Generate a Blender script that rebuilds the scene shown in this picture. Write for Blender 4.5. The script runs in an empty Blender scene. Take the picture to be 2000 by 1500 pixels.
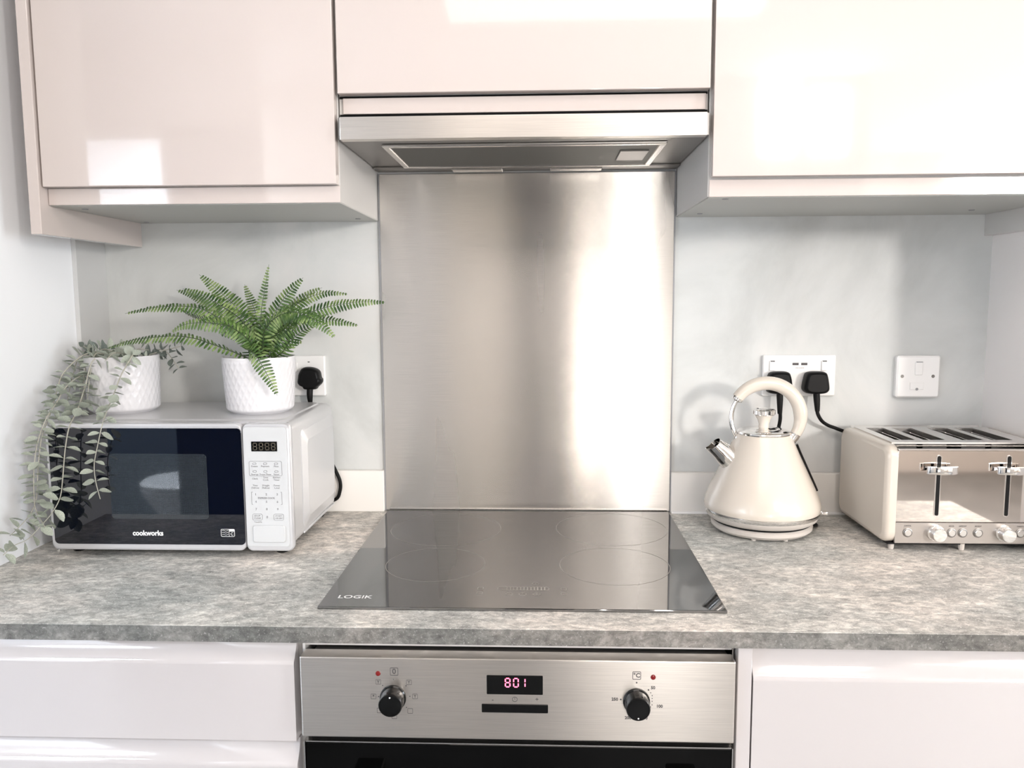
import bpy, bmesh, math, random
from mathutils import Vector, Matrix, noise
random.seed(7)
S = bpy.context.scene
COL = S.collection
Z0 = 0.91                     # worktop height above the floor; all heights below are measured from the worktop
PI = math.pi

# ------------------------------------------------------------------ camera
cam_d = bpy.data.cameras.new('camera')
cam = bpy.data.objects.new('camera', cam_d); COL.objects.link(cam)
S.camera = cam
cam_d.lens = 27.44403
cam.matrix_world = Matrix(((0.9992505, 0.0007317, 0.0387038, 0.03251), (0.0384008, 0.1075194, -0.9934611, -1.61081), (-0.0048883, 0.9942027, 0.1074107, 1.35369), (0, 0, 0, 1)))
cam_d.sensor_width = 36.0; cam_d.clip_start = 0.02

# ------------------------------------------------------------------ world, lights, exposure
w = bpy.data.worlds.new('world'); S.world = w; w.use_nodes = True
w.node_tree.nodes['Background'].inputs[0].default_value = (0.80, 0.88, 1.0, 1)
w.node_tree.nodes['Background'].inputs[1].default_value = 0.25
S.view_settings.view_transform = 'Standard'; S.view_settings.look = 'None'
S.view_settings.gamma = 1.0; S.view_settings.use_curve_mapping = False
S.view_settings.exposure = -0.27

def area(name, loc, target, sx, sy, power, color):
    d = bpy.data.lights.new(name, 'AREA'); d.shape = 'RECTANGLE'; d.size = sx; d.size_y = sy
    d.energy = power; d.color = color
    o = bpy.data.objects.new(name, d); COL.objects.link(o)
    o.location = Vector(loc) + Vector((0, 0, Z0))
    v = Vector(target) - Vector(loc)
    o.rotation_euler = v.to_track_quat('-Z', 'Y').to_euler()
    return o
area('window_light_right', (3.20, -4.70, 1.20), (0.1, 0, 0.25), 0.42, 0.46, 165, (1.0, 0.95, 0.90))
area('window_light_pane', (1.16, -2.93, 1.30), (1.16, 0, 1.30), 0.15, 0.34, 8, (1.0, 0.97, 0.95))
area('window_light_pane', (1.40, -2.93, 1.28), (1.40, 0, 1.28), 0.16, 0.30, 5, (1.0, 0.97, 0.95))
area('glazed_door_light', (0.56, -2.93, -0.05), (0.56, 0, -0.05), 0.07, 1.0, 9, (1.0, 0.97, 0.93))
area('glazed_door_light', (0.30, -2.93, -0.15), (0.30, 0, -0.15), 0.02, 0.9, 3.2, (1.0, 0.92, 0.84))
area('side_window_light', (3.95, -2.30, 0.45), (-0.885, -0.3, 0.25), 1.2, 1.3, 118, (0.84, 0.92, 1.0))
area('ceiling_fill_light', (0.25, -1.55, 1.46), (0.25, -1.50, -0.9), 1.1, 0.9, 15, (1.0, 0.90, 0.83))  # fill lamp added for flat overall brightness
area('bathroom_light', (-2.05, -2.75, 1.42), (-2.05, -2.9, -0.9), 0.5, 0.5, 190, (0.85, 0.92, 1.0))

# ------------------------------------------------------------------ materials
def nodes(m):
    m.use_nodes = True
    return m.node_tree.nodes, m.node_tree.links, m.node_tree.nodes['Principled BSDF']
def mat(name, col, rough=0.5, metal=0.0, ior=None, coat=0.0, aniso=None, emis=None, estr=0.0, sss=None, trans=0.0):
    m = bpy.data.materials.new(name); n, l, b = nodes(m)
    b.inputs['Base Color'].default_value = (*col, 1)
    b.inputs['Roughness'].default_value = rough; b.inputs['Metallic'].default_value = metal
    if ior: b.inputs['IOR'].default_value = ior
    b.inputs['Coat Weight'].default_value = coat; b.inputs['Coat Roughness'].default_value = 0.03
    if trans: b.inputs['Transmission Weight'].default_value = trans
    if emis: b.inputs['Emission Color'].default_value = (*emis, 1); b.inputs['Emission Strength'].default_value = estr
    if aniso:
        b.inputs['Anisotropic'].default_value = aniso[0]
        c = n.new('ShaderNodeCombineXYZ')
        for i in range(3): c.inputs[i].default_value = aniso[1][i]
        l.new(c.outputs[0], b.inputs['Tangent'])
    return m
def tex_noise(m, scale, vscale=(1, 1, 1), detail=4, rough=0.55, dist=0.0):
    n, l, b = nodes(m)
    tc = n.new('ShaderNodeTexCoord'); mp = n.new('ShaderNodeMapping'); mp.inputs['Scale'].default_value = vscale
    l.new(tc.outputs['Object'], mp.inputs['Vector'])
    t = n.new('ShaderNodeTexNoise'); t.inputs['Scale'].default_value = scale; t.inputs['Detail'].default_value = detail
    t.inputs['Roughness'].default_value = rough; t.inputs['Distortion'].default_value = dist
    l.new(mp.outputs[0], t.inputs['Vector'])
    return t.outputs['Fac']
def ramp(m, src, stops):
    n, l, b = nodes(m); r = n.new('ShaderNodeValToRGB'); e = r.color_ramp.elements
    while len(e) > 1: e.remove(e[-1])
    e[0].position = stops[0][0]; e[0].color = (*stops[0][1], 1)
    for p, c in stops[1:]:
        k = e.new(p); k.color = (*c, 1)
    l.new(src, r.inputs[0]); return r.outputs[0]
def bump(m, src, strength, dist=0.001):
    n, l, b = nodes(m); k = n.new('ShaderNodeBump'); k.inputs['Strength'].default_value = strength
    k.inputs['Distance'].default_value = dist; l.new(src, k.inputs['Height']); l.new(k.outputs[0], b.inputs['Normal'])
def mix(m, a, b_, fac, mode='MIX'):
    n, l, b = nodes(m); x = n.new('ShaderNodeMix'); x.data_type = 'RGBA'; x.blend_type = mode
    if isinstance(fac, float): x.inputs[0].default_value = fac
    else: l.new(fac, x.inputs[0])
    for i, v in ((6, a), (7, b_)):
        if isinstance(v, tuple): x.inputs[i].default_value = (*v, 1)
        else: l.new(v, x.inputs[i])
    return x.outputs[2]
def setc(m, c, sock='Base Color'):
    n, l, b = nodes(m); l.new(c, b.inputs[sock])
def g(v): return (v, v, v)

M = {}
M['gloss'] = mat('gloss_cashmere', (0.585, 0.518, 0.488), 0.06, ior=1.5, coat=0.35)
M['carcass'] = mat('carcass_melamine', (0.60, 0.58, 0.56), 0.35)
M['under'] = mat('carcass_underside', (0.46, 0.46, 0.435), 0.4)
M['lowgloss'] = mat('gloss_base_front', (0.50, 0.47, 0.468), 0.08, coat=0.3)
M['black_gap'] = mat('black_gap', g(0.004), 0.6, ior=1.2)
m = mat('wall_plaster_grey', (0.6, 0.6, 0.6), 0.7); M['wall'] = m
a = tex_noise(m, 3.2, detail=7, rough=0.6, dist=0.7)
setc(m, ramp(m, a, [(0.3, (0.49, 0.50, 0.49)), (0.5, (0.60, 0.61, 0.60)), (0.72, (0.68, 0.665, 0.65))]))
bump(m, tex_noise(m, 160, detail=3), 0.15, 0.0006)
M['wall_white'] = mat('wall_paint_white', (0.93, 0.945, 0.97), 0.6)
M['wall_warm'] = mat('wall_paint_warm', (0.83, 0.79, 0.77), 0.6)
M['strip'] = mat('corner_strip_paint', (0.60, 0.60, 0.595), 0.6)
M['tile'] = mat('bathroom_tile', (0.10, 0.125, 0.15), 0.5)
M['wall_beige'] = mat('wall_paint_beige', (0.80, 0.72, 0.62), 0.7)
M['wall_room'] = mat('wall_paint_room', (0.66, 0.62, 0.58), 0.7)
M['dark_matt'] = mat('dark_matt_paint', (0.02, 0.022, 0.03), 0.5)
M['ceiling'] = mat('ceiling_paint', (0.82, 0.80, 0.78), 0.8)
m = mat('floor_vinyl', (0.30, 0.29, 0.28), 0.45); M['floor'] = m
a = tex_noise(m, 4, detail=6); setc(m, ramp(m, a, [(0.3, g(0.10)), (0.7, g(0.16))]))
M['upstand'] = mat('upstand_white', (0.82, 0.79, 0.75), 0.3)
# concrete-look laminate
def concrete(name, k, flat):
    m = mat(name, g(0.3), 0.6, ior=1.35)
    a = tex_noise(m, 7, (0.8, 1.25, 1), 10, 0.72, 0.35)
    b_ = tex_noise(m, 75, (0.75, 1.3, 1), 9, 0.78, 0.5)
    c = tex_noise(m, 2.4, (1, 1, 1), 3, 0.5, 0.3)
    sp = tex_noise(m, 330, (1, 1.2, 1), 3, 0.7, 0.2)
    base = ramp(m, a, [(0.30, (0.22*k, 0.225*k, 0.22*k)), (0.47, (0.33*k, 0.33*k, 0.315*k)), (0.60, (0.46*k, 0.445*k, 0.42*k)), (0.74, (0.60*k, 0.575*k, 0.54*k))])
    fine = ramp(m, b_, [(0.36, g(0.34)), (0.5, g(0.86)), (0.63, g(1.45))])
    md = tex_noise(m, 26, (0.8, 1.35, 1), 8, 0.75, 0.8)
    x = mix(m, base, fine, 0.72, 'MULTIPLY')
    x = mix(m, x, ramp(m, md, [(0.34, g(0.60)), (0.5, g(0.95)), (0.64, g(1.28))]), 0.5, 'MULTIPLY')
    x = mix(m, x, ramp(m, c, [(0.35, (0.93, 0.96, 0.96)), (0.62, (1.12, 1.06, 1.02))]), 1.0, 'MULTIPLY')
    x = mix(m, x, (0.80*k, 0.78*k, 0.75*k), ramp(m, sp, [(0.60, g(0)), (0.68, g(0.7))]))
    setc(m, x)
    n, l, bb = nodes(m)
    bump(m, b_, 0.25, 0.0005)
    return m
M['concrete'] = concrete('concrete_laminate', 1.5, True)
M['concrete_shaded'] = concrete('concrete_laminate_shaded', 0.46, False)  # darkened copy of the worktop concrete; the front edge's shade is in the colour
# brushed steel: lines run along X, so light stretches along Z
def steel(name, col, r0, r1, aniso=1.0, smear=True, bs=0.06):
    m = mat(name, col, r0, 1.0, aniso=(aniso, (0, 0, 1)))
    line = tex_noise(m, 1.0, (14, 14, 1500), 2, 0.6)
    if smear:
        s = tex_noise(m, 2.0, (2.8, 1, 0.7), 2.5, 0.5, 0.5)
        n, l, b = nodes(m); mr = n.new('ShaderNodeMapRange'); mr.inputs[1].default_value = 0.35; mr.inputs[2].default_value = 0.68
        mr.inputs[3].default_value = r0; mr.inputs[4].default_value = r1
        l.new(s, mr.inputs[0]); l.new(mr.outputs[0], b.inputs['Roughness'])
        c = ramp(m, s, [(0.3, tuple(v*0.95 for v in col)), (0.6, col)])
        setc(m, mix(m, c, ramp(m, line, [(0.3, g(0.90)), (0.7, g(1.03))]), 1.0, 'MULTIPLY'))
    else:
        setc(m, mix(m, col, ramp(m, line, [(0.3, g(0.90)), (0.7, g(1.05))]), 1.0, 'MULTIPLY'))
    bump(m, line, bs, 0.0004)
    return m
M['splash'] = steel('brushed_steel_splashback', (0.80, 0.765, 0.725), 0.24, 0.29)
M['steel'] = steel('brushed_steel_fascia', (0.74, 0.70, 0.66), 0.30, 0.36, 0.8, False)
M['steel_dull'] = mat('dull_steel', (0.26, 0.25, 0.24), 0.38, 1.0)
M['filter'] = mat('filter_mesh', (0.10, 0.098, 0.09), 0.5, 0.5)
n_, l_, b_ = nodes(M['filter'])
M['chrome'] = mat('chrome', (0.86, 0.84, 0.82), 0.06, 1.0)
M['chrome_front'] = mat('polished_steel_front', (0.80, 0.74, 0.70), 0.045, 1.0)
M['satin'] = mat('satin_metal', (0.78, 0.76, 0.74), 0.22, 1.0)
M['hob'] = mat('hob_glass', (0.004, 0.004, 0.004), 0.03, ior=3.3)
M['strip_steel'] = mat('toaster_strip_steel', (0.50, 0.465, 0.44), 0.32, 1.0)
M['hobprint'] = mat('hob_print', (0.40, 0.37, 0.33), 0.5)
M['mark'] = mat('white_print', (0.85, 0.85, 0.85), 0.5)
M['darkprint'] = mat('dark_print', (0.07, 0.065, 0.065), 0.5)
M['greyprint'] = mat('grey_print', (0.28, 0.28, 0.29), 0.5)
M['blackplastic'] = mat('black_plastic', (0.003, 0.003, 0.0035), 0.4, ior=1.3)
M['rubber'] = mat('black_rubber', (0.003, 0.003, 0.003), 0.5, ior=1.3)
M['blackgloss'] = mat('black_gloss', (0.002, 0.002, 0.002), 0.12, ior=1.4)
M['ovenglass'] = mat('oven_glass', (0.001, 0.001, 0.001), 0.03, ior=1.3)
M['led'] = mat('led_digits', (0.9, 0.1, 0.15), 0.4, emis=(1.0, 0.20, 0.34), estr=2.6)
M['redlamp'] = mat('red_lamp', (0.16, 0.01, 0.01), 0.15)
M['mwsilver'] = mat('silver_paint', (0.60, 0.60, 0.61), 0.30, 0.35)
M['mwframe'] = mat('silver_frame', (0.60, 0.60, 0.62), 0.22, 0.3)
M['mwpanel'] = mat('keypad_panel', (0.56, 0.57, 0.58), 0.35)
M['mwglass'] = mat('microwave_glass', (0.0008, 0.0018, 0.007), 0.02, ior=1.62)
m = mat('microwave_window_mesh', (0.02, 0.025, 0.03), 0.03, ior=1.62); M['mwwindow'] = m
n, l, b = nodes(m); tc = n.new('ShaderNodeTexCoord'); vo = n.new('ShaderNodeTexVoronoi'); vo.inputs['Scale'].default_value = 620; vo.inputs['Randomness'].default_value = 0.0
l.new(tc.outputs['Object'], vo.inputs['Vector'])
setc(m, ramp(m, vo.outputs['Distance'], [(0.30, (0.004, 0.006, 0.010)), (0.45, (0.035, 0.042, 0.05))]))
M['segment'] = mat('display_segments', (0.10, 0.085, 0.06), 0.5)
M['cream'] = mat('cream_enamel', (0.64, 0.575, 0.50), 0.22, coat=0.3)
M['creamgrey'] = mat('cream_plastic', (0.58, 0.53, 0.485), 0.35)
M['whiteplastic'] = mat('white_plastic', (0.86, 0.85, 0.84), 0.25)
M['pot'] = mat('white_ceramic', (0.70, 0.69, 0.71), 0.25)
M['soil'] = mat('soil', (0.02, 0.018, 0.012), 0.9)
M['ceramic'] = mat('toilet_ceramic', (0.9, 0.92, 0.94), 0.1)
def leafmat(name, a, b2, c3, rough, sc):
    m = mat(name, a, rough)
    t = tex_noise(m, sc, detail=2)
    n, l, b = nodes(m)
    c = ramp(m, t, [(0.36, a), (0.52, b2), (0.66, c3)])
    setc(m, c); b.inputs['Subsurface Weight'].default_value = 0.0
    return m
M['fern'] = leafmat('fern_green', (0.020, 0.060, 0.012), (0.075, 0.145, 0.030), (0.24, 0.32, 0.12), 0.42, 46)
M['fernstem'] = mat('fern_rachis', (0.03, 0.055, 0.018), 0.5)
M['euc'] = leafmat('eucalyptus_leaf', (0.30, 0.35, 0.285), (0.42, 0.46, 0.39), (0.56, 0.58, 0.51), 0.6, 22)
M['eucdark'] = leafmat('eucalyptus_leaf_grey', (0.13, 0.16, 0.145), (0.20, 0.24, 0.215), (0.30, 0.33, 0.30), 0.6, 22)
M['eucstem'] = mat('eucalyptus_stem', (0.42, 0.41, 0.35), 0.6)

# ------------------------------------------------------------------ mesh helpers (world coordinates, heights from the worktop)
class MB:
    def __init__(s): s.v = []; s.f = []
    def add(s, vs, fs):
        k = len(s.v); s.v += [tuple(v) for v in vs]; s.f += [tuple(i + k for i in f) for f in fs]; return s
    def bm(s, b):
        b.verts.index_update(); s.add([v.co[:] for v in b.verts], [[v.index for v in f.verts] for f in b.faces]); b.free(); return s
    def box(s, x0, x1, y0, y1, z0, z1, bev=0.0, seg=2):
        b = bmesh.new(); bmesh.ops.create_cube(b, size=1)
        for v in b.verts: v.co = ((x0+x1)/2 + v.co.x*(x1-x0), (y0+y1)/2 + v.co.y*(y1-y0), (z0+z1)/2 + v.co.z*(z1-z0))
        if bev: bmesh.ops.bevel(b, geom=b.edges[:], offset=bev, segments=seg, profile=0.6, affect='EDGES')
        return s.bm(b)
    def loft(s, loops, cap0=True, cap1=True, closed=True):
        n = len(loops[0]); k = len(s.v)
        for L in loops: s.v += [tuple(p) for p in L]
        for i in range(len(loops)-1):
            for j in range(n if closed else n-1):
                a = k+i*n+j; b = k+i*n+(j+1) % n
                s.f.append((a, b, b+n, a+n))
        if cap0: s.f.append(tuple(range(k+n-1, k-1, -1)))
        if cap1: s.f.append(tuple(range(k+(len(loops)-1)*n, k+len(loops)*n)))
        return s
    def lathe(s, prof, c, axis='z', n=48, cap0=True, cap1=True):
        # prof: (radius, offset along axis)
        loops = []
        for r, h in prof:
            L = []
            for j in range(n):
                a = 2*PI*j/n
                if axis == 'z': p = (c[0]+r*math.cos(a), c[1]+r*math.sin(a), c[2]+h)
                elif axis == 'y': p = (c[0]+r*math.cos(a), c[1]+h, c[2]+r*math.sin(a))
                else: p = (c[0]+h, c[1]+r*math.cos(a), c[2]+r*math.sin(a))
                L.append(p)
            loops.append(L)
        return s.loft(loops, cap0, cap1)
    def tube(s, pts, rad, n=10, caps=True):
        pts = [Vector(p) for p in pts]; rr = rad if isinstance(rad, (list, tuple)) else [rad]*len(pts)
        up = None; loops = []
        for i, p in enumerate(pts):
            t = (pts[min(i+1, len(pts)-1)] - pts[max(i-1, 0)]).normalized()
            if up is None:
                up = Vector((0, -1, 0)) if abs(t.y) < 0.9 else Vector((0, 0, 1))
            up = (up - t*up.dot(t)).normalized(); sd = t.cross(up)
            loops.append([p + (up*math.cos(2*PI*j/n) + sd*math.sin(2*PI*j/n))*rr[i] for j in range(n)])
        return s.loft(loops, caps, caps)
def rrect(x0, x1, z0, z1, r, n=6):
    P = []
    for cx, cz, a0 in ((x1-r, z1-r, 0), (x0+r, z1-r, PI/2), (x0+r, z0+r, PI), (x1-r, z0+r, 1.5*PI)):
        for i in range(n+1):
            a = a0 + PI/2*i/n; P.append((cx+r*math.cos(a), cz+r*math.sin(a)))
    return P
def plate(mb, x0, x1, z0, z1, r, yb, yf, bev=0.0008):
    """rounded rectangle facing -y from yb (back) to yf (front)"""
    A = rrect(x0, x1, z0, z1, r); B = rrect(x0+bev, x1-bev, z0+bev, z1-bev, max(r-bev, 1e-4))
    return mb.loft([[(x, yb, z) for x, z in A], [(x, yf+bev, z) for x, z in A], [(x, yf, z) for x, z in B]])
def ring(mb, x0, x1, z0, z1, r, w_, y, t=0.0004):
    """thin outline of a rounded rectangle on a surface facing -y"""
    A = rrect(x0, x1, z0, z1, r); B = rrect(x0+w_, x1-w_, z0+w_, z1-w_, max(r-w_, 1e-4)); n = len(A)
    vs = [(x, y, z) for x, z in A] + [(x, y, z) for x, z in B] + [(x, y-t, z) for x, z in A] + [(x, y-t, z) for x, z in B]
    fs = []
    for j in range(n):
        k = (j+1) % n
        fs += [(j, k, 2*n+k, 2*n+j), (2*n+j, 2*n+k, 3*n+k, 3*n+j), (3*n+j, 3*n+k, n+k, n+j)]
    return mb.add(vs, fs)
def catmull(P, per=6):
    P = [Vector(p) for p in P]; out = []
    for i in range(len(P)-1):
        a = P[max(i-1, 0)]; b = P[i]; c = P[i+1]; d = P[min(i+2, len(P)-1)]
        for k in range(per):
            t = k/per
            out.append(0.5*((2*b) + (c-a)*t + (2*a-5*b+4*c-d)*t*t + (3*b-a-3*c+d)*t**3))
    out.append(P[-1]); return out
def text(mb, s, size, c, plane='front', t=0.0003, align='CENTER', sx=1.0, bold=0.0, shear=0.0):
    cu = bpy.data.curves.new('text', 'FONT'); cu.body = s; cu.size = size; cu.align_x = align; cu.align_y = 'CENTER'; cu.extrude = t/2
    cu.offset = bold; cu.resolution_u = 3; cu.shear = shear
    o = bpy.data.objects.new('text', cu)
    me = bpy.data.meshes.new_from_object(o)
    vs = []
    for v in me.vertices:
        x, y, z = v.co; x *= sx
        vs.append((c[0]+x, c[1]-z-t/2, c[2]+y) if plane == 'front' else (c[0]+x, c[1]+y, c[2]+z+t/2))
    mb.add(vs, [list(p.vertices) for p in me.polygons])
    bpy.data.meshes.remove(me); bpy.data.objects.remove(o); bpy.data.curves.remove(cu)
    return mb

# ------------------------------------------------------------------ scene-graph helpers
def thing(name, label, cat, o, group=None):
    e = bpy.data.objects.new(name, None); COL.objects.link(e); e.empty_display_size = 0.05
    e.location = (o[0], o[1], o[2]+Z0); e['label'] = label; e['category'] = cat; e['o'] = list(o)
    if group: e['group'] = group
    return e
def root_of(p):
    while p.parent: p = p.parent
    return p
def mesh(name, mb, m, o, angle=35):
    me = bpy.data.meshes.new(name)
    me.from_pydata([(x-o[0], y-o[1], z-o[2]) for x, y, z in mb.v], [], mb.f); me.validate()
    b = bmesh.new(); b.from_mesh(me); bmesh.ops.recalc_face_normals(b, faces=b.faces[:]); b.to_mesh(me); b.free()
    me.materials.append(m); me.shade_smooth(); me.set_sharp_from_angle(angle=math.radians(angle))
    b = bmesh.new(); b.from_mesh(me); b.normal_update()      # keep large flat faces truly flat next to their small bevels
    for e in b.edges:
        if len(e.link_faces) == 2:
            a1, a2 = e.link_faces[0].calc_area(), e.link_faces[1].calc_area()
            if max(a1, a2) > 6e-5 and max(a1, a2) > 6*min(a1, a2) and e.calc_face_angle(0) > 0.10: e.smooth = False
    b.to_mesh(me); b.free()
    return me
def part(name, mb, m, parent, label=None, kind=None, angle=35):
    o = list(root_of(parent)['o'])
    ob = bpy.data.objects.new(name, mesh(name, mb, m, o, angle)); COL.objects.link(ob); ob.parent = parent
    if label: ob['label'] = label
    if kind: ob['kind'] = kind
    return ob
def single(name, mb, m, o, label, cat, group=None):
    ob = bpy.data.objects.new(name, mesh(name, mb, m, o)); COL.objects.link(ob)
    ob.location = (o[0], o[1], o[2]+Z0); ob['label'] = label; ob['category'] = cat; ob['o'] = list(o)
    if group: ob['group'] = group
    return ob
def struct(name, mb, m, label=None):
    ob = bpy.data.objects.new(name, mesh(name, mb, m, (0, 0, 0))); COL.objects.link(ob)
    ob.location = (0, 0, Z0); ob['kind'] = 'structure'; ob['o'] = [0, 0, 0]
    if label: ob['label'] = label
    return ob

# ================================================================== ROOM
F0 = -Z0; CE = 1.49
struct('floor', MB().box(-3.0, 4.1, -5.1, 0.1, F0-0.05, F0), M['floor'], 'grey vinyl floor')
struct('ceiling', MB().box(-3.0, 4.1, -5.1, 0.1, CE, CE+0.05), M['ceiling'], 'white ceiling')
struct('wall_back', MB().box(-0.885, 0.928, 0.0, 0.1, F0, CE), M['wall'], 'grey plastered wall behind the worktop')
struct('wall_left', MB().box(-3.0, -0.885, -0.62, 0.1, F0, CE), M['wall_white'], 'white wall left of the worktop')
struct('wall_right', MB().box(0.928, 4.1, -0.35, 0.1, F0, CE), M['wall_warm'], 'off-white wall right of the toaster')
struct('trim_1', MB().box(-0.885, -0.876, -0.104, 0.0, 0.0, CE, 0.0006, 1), M['strip'], 'grey strip in the left corner')
# rear of the room, seen only as reflections
struct('wall_rear', MB().box(-1.35, 1.60, -3.05, -2.95, F0, CE), M['wall_room'], 'wall behind the photographer')
struct('wall_far', MB().box(1.5, 4.1, -5.1, -5.0, F0, CE).box(1.5, 1.6, -5.0, -3.05, F0, CE), M['wall_room'])
struct('wall_rear_beige', MB().box(-0.52, -0.12, -2.955, -2.94, F0, CE), M['wall_beige'])
struct('wall_side_left', MB().box(-3.0, -2.9, -3.7, -0.62, F0, CE), M['wall_white'])
struct('wall_side_right', MB().box(4.0, 4.1, -5.0, -0.35, F0, CE), M['wall_room'])
struct('wall_bathroom', MB().box(-3.0, -1.3, -3.7, -3.6, F0, CE), M['wall_white'])
struct('wall_lamp_baffle', MB().box(-2.9, -1.10, -2.255, -2.205, 1.16, CE).box(-2.9, -1.505, -2.25, -2.2, 1.10, 1.16), M['wall_room'])  # unseen baffle added so the bathroom lamp does not mirror in the cabinet door
struct('wall_bathroom_tiles', MB().box(-2.9, -1.3, -3.6, -3.59, F0, 0.30), M['tile'])
struct('door_1', MB().box(-1.50, -1.10, -2.25, -2.2, F0, 1.15, 0.003), M['dark_matt'], 'dark open door')
struct('photographer_stand_in', MB().box(-0.13, 0.17, -2.93, -2.88, F0, 1.15, 0.003), M['dark_matt'], 'dark panel standing in for the photographer in the steel reflection')  # unseen panel added to give the photographer's dark streak in the splashback
# toilet in the bathroom (reflected in the microwave door)
T = thing('toilet', 'white toilet with closed lid reflected in the microwave door', 'toilet', (-1.85, -2.95, F0))
def oval(cx, cy, z, a, b_, n=32, sq=1.0):
    return [(cx + a*math.cos(2*PI*j/n)*(1.0 if math.cos(2*PI*j/n) < 0 else sq), cy + b_*math.sin(2*PI*j/n), z) for j in range(n)]
part('bowl', MB().loft([oval(-1.74, -2.95, F0, 0.10, 0.09), oval(-1.76, -2.95, F0+0.10, 0.10, 0.09), oval(-1.80, -2.95, F0+0.25, 0.16, 0.13),
     oval(-1.83, -2.95, F0+0.36, 0.21, 0.17), oval(-1.83, -2.95, F0+0.385, 0.215, 0.175)]), M['ceramic'], T)
part('seat', MB().loft([oval(-1.83, -2.95, F0+0.39, 0.22, 0.18), oval(-1.83, -2.95, F0+0.405, 0.22, 0.18)]), M['ceramic'], T)
part('lid', MB().loft([oval(-1.83, -2.95, F0+0.41, 0.22, 0.18), oval(-1.83, -2.95, F0+0.425, 0.222, 0.182), oval(-1.83, -2.95, F0+0.44, 0.20, 0.165)]), M['ceramic'], T)
part('cistern', MB().box(-1.62, -1.45, -3.13, -2.77, F0+0.40, F0+0.78, 0.02), M['ceramic'], T)

# ================================================================== WORKTOP, UPSTANDS
T = thing('worktop', 'grey concrete-look laminate worktop running wall to wall', 'worktop', (0, -0.3, -0.024))
part('surface', MB().box(-0.885, 0.928, -0.5965, 0.0, -0.022, 0.0, 0.0006, 1), M['concrete'], T)
part('front_edge', MB().box(-0.885, 0.928, -0.5975, -0.5966, -0.0225, -0.0003), M['concrete_shaded'], T, 'laminate front edge with shade put into its colour')
single('upstand', MB().box(-0.876, -0.3005, -0.014, 0.0, 0.0, 0.088, 0.001, 1), M['upstand'], (-0.6, -0.007, 0), 'low white upstand strip behind the microwave', 'upstand')
T = thing('upstand', 'low white upstand strip behind the kettle and toaster', 'upstand', (0.6, -0.007, 0))
part('board', MB().box(0.2995, 0.928, -0.014, 0.0, 0.0, 0.086, 0.001, 1), M['upstand'], T)
part('sealant_bead', MB().tube([(0.3, -0.016, 0.002), (0.928, -0.016, 0.002)], 0.0035, 8), M['whiteplastic'], T)

# splashback
T = thing('splashback', 'brushed steel splashback panel between hob and extractor hood', 'splashback', (0, -0.003, 0))
part('panel', MB().box(-0.2975, 0.2975, -0.007, -0.001, 0.003, 0.697, 0.0008, 1), M['splash'], T)
for x in (-0.3003, 0.2977): part('edge_trim', MB().box(x, x+0.0026, -0.006, 0.0, 0.0, 0.698), M['greyprint'], T)
part('bottom_lip', MB().box(-0.290, 0.292, -0.010, -0.007, 0.003, 0.006), M['satin'], T)

# ================================================================== WALL CABINETS
def cap_disc(x, y, z, r=0.0055): return MB().lathe([(r, 0.0), (r*0.9, -0.0012)], (x, y, z), 'z', 16)
T = thing('wall_cabinet', 'gloss cashmere wall cabinet above the microwave', 'cabinet', (-0.55, -0.15, 0.6055))
part('carcass', MB().box(-0.796, -0.3015, -0.303, 0.0, 0.6055, 1.33, 0.0006, 1), M['carcass'], T)
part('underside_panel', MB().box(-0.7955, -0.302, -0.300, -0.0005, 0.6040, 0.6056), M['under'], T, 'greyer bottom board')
part('door', MB().box(-0.7925, -0.3025, -0.324, -0.306, 0.633, 1.326, 0.0012, 2), M['gloss'], T)
part('handle_rail', MB().box(-0.7955, -0.3012, -0.3055, -0.303, 0.6050, 0.6325, 0.0006, 1), M['gloss'], T, 'recessed strip below the door')
part('side_panel', MB().box(-0.815, -0.7965, -0.328, 0.0, 0.5555, 1.33, 0.0008, 1), M['gloss'], T, 'end panel hanging lower than the cabinet')
for x, y in ((-0.761, -0.259), (-0.77, -0.03), (-0.33, -0.059)): part('screw_cap', cap_disc(x, y, 0.604), M['greyprint'], T)

T = thing('wall_cabinet', 'short gloss cashmere cabinet above the extractor hood', 'cabinet', (0, -0.15, 0.745))
part('carcass', MB().box(-0.2995, 0.2995, -0.300, 0.0, 0.745, 1.33), M['carcass'], T)
part('door', MB().box(-0.2965, 0.2985, -0.324, -0.306, 0.775, 1.326, 0.0012, 2), M['gloss'], T)
part('handle_rail', MB().box(-0.2925, 0.2955, -0.3055, -0.3005, 0.7465, 0.7715, 0.0006, 1), M['gloss'], T, 'recessed strip below the door')
part('shadow_gap', MB().box(-0.2985, 0.2985, -0.3025, -0.3005, 0.7715, 0.7750).box(-0.2985, 0.2985, -0.3025, -0.3, 0.739, 0.7465), M['black_gap'], T)

T = thing('wall_cabinet', 'wide gloss cashmere wall cabinet above the kettle and toaster', 'cabinet', (0.6, -0.15, 0.6085))
part('carcass', MB().box(0.3015, 0.9105, -0.303, 0.0, 0.6085, 1.33, 0.0006, 1), M['carcass'], T)
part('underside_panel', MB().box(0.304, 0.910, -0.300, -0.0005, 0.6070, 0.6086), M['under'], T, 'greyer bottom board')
part('door', MB().box(0.3045, 0.9085, -0.324, -0.306, 0.638, 1.326, 0.0012, 2), M['gloss'], T)
part('handle_rail', MB().box(0.3035, 0.9105, -0.3055, -0.303, 0.6080, 0.6355, 0.0006, 1), M['gloss'], T, 'recessed strip below the door')
part('side_panel', MB().box(0.9110, 0.9278, -0.328, 0.0, 0.5655, 1.33, 0.0008, 1), M['carcass'], T, 'end panel against the right wall')
for x, y in ((0.334, -0.288), (0.336, -0.068), (0.838, -0.087)): part('screw_cap', cap_disc(x, y, 0.607), M['greyprint'], T)

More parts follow.
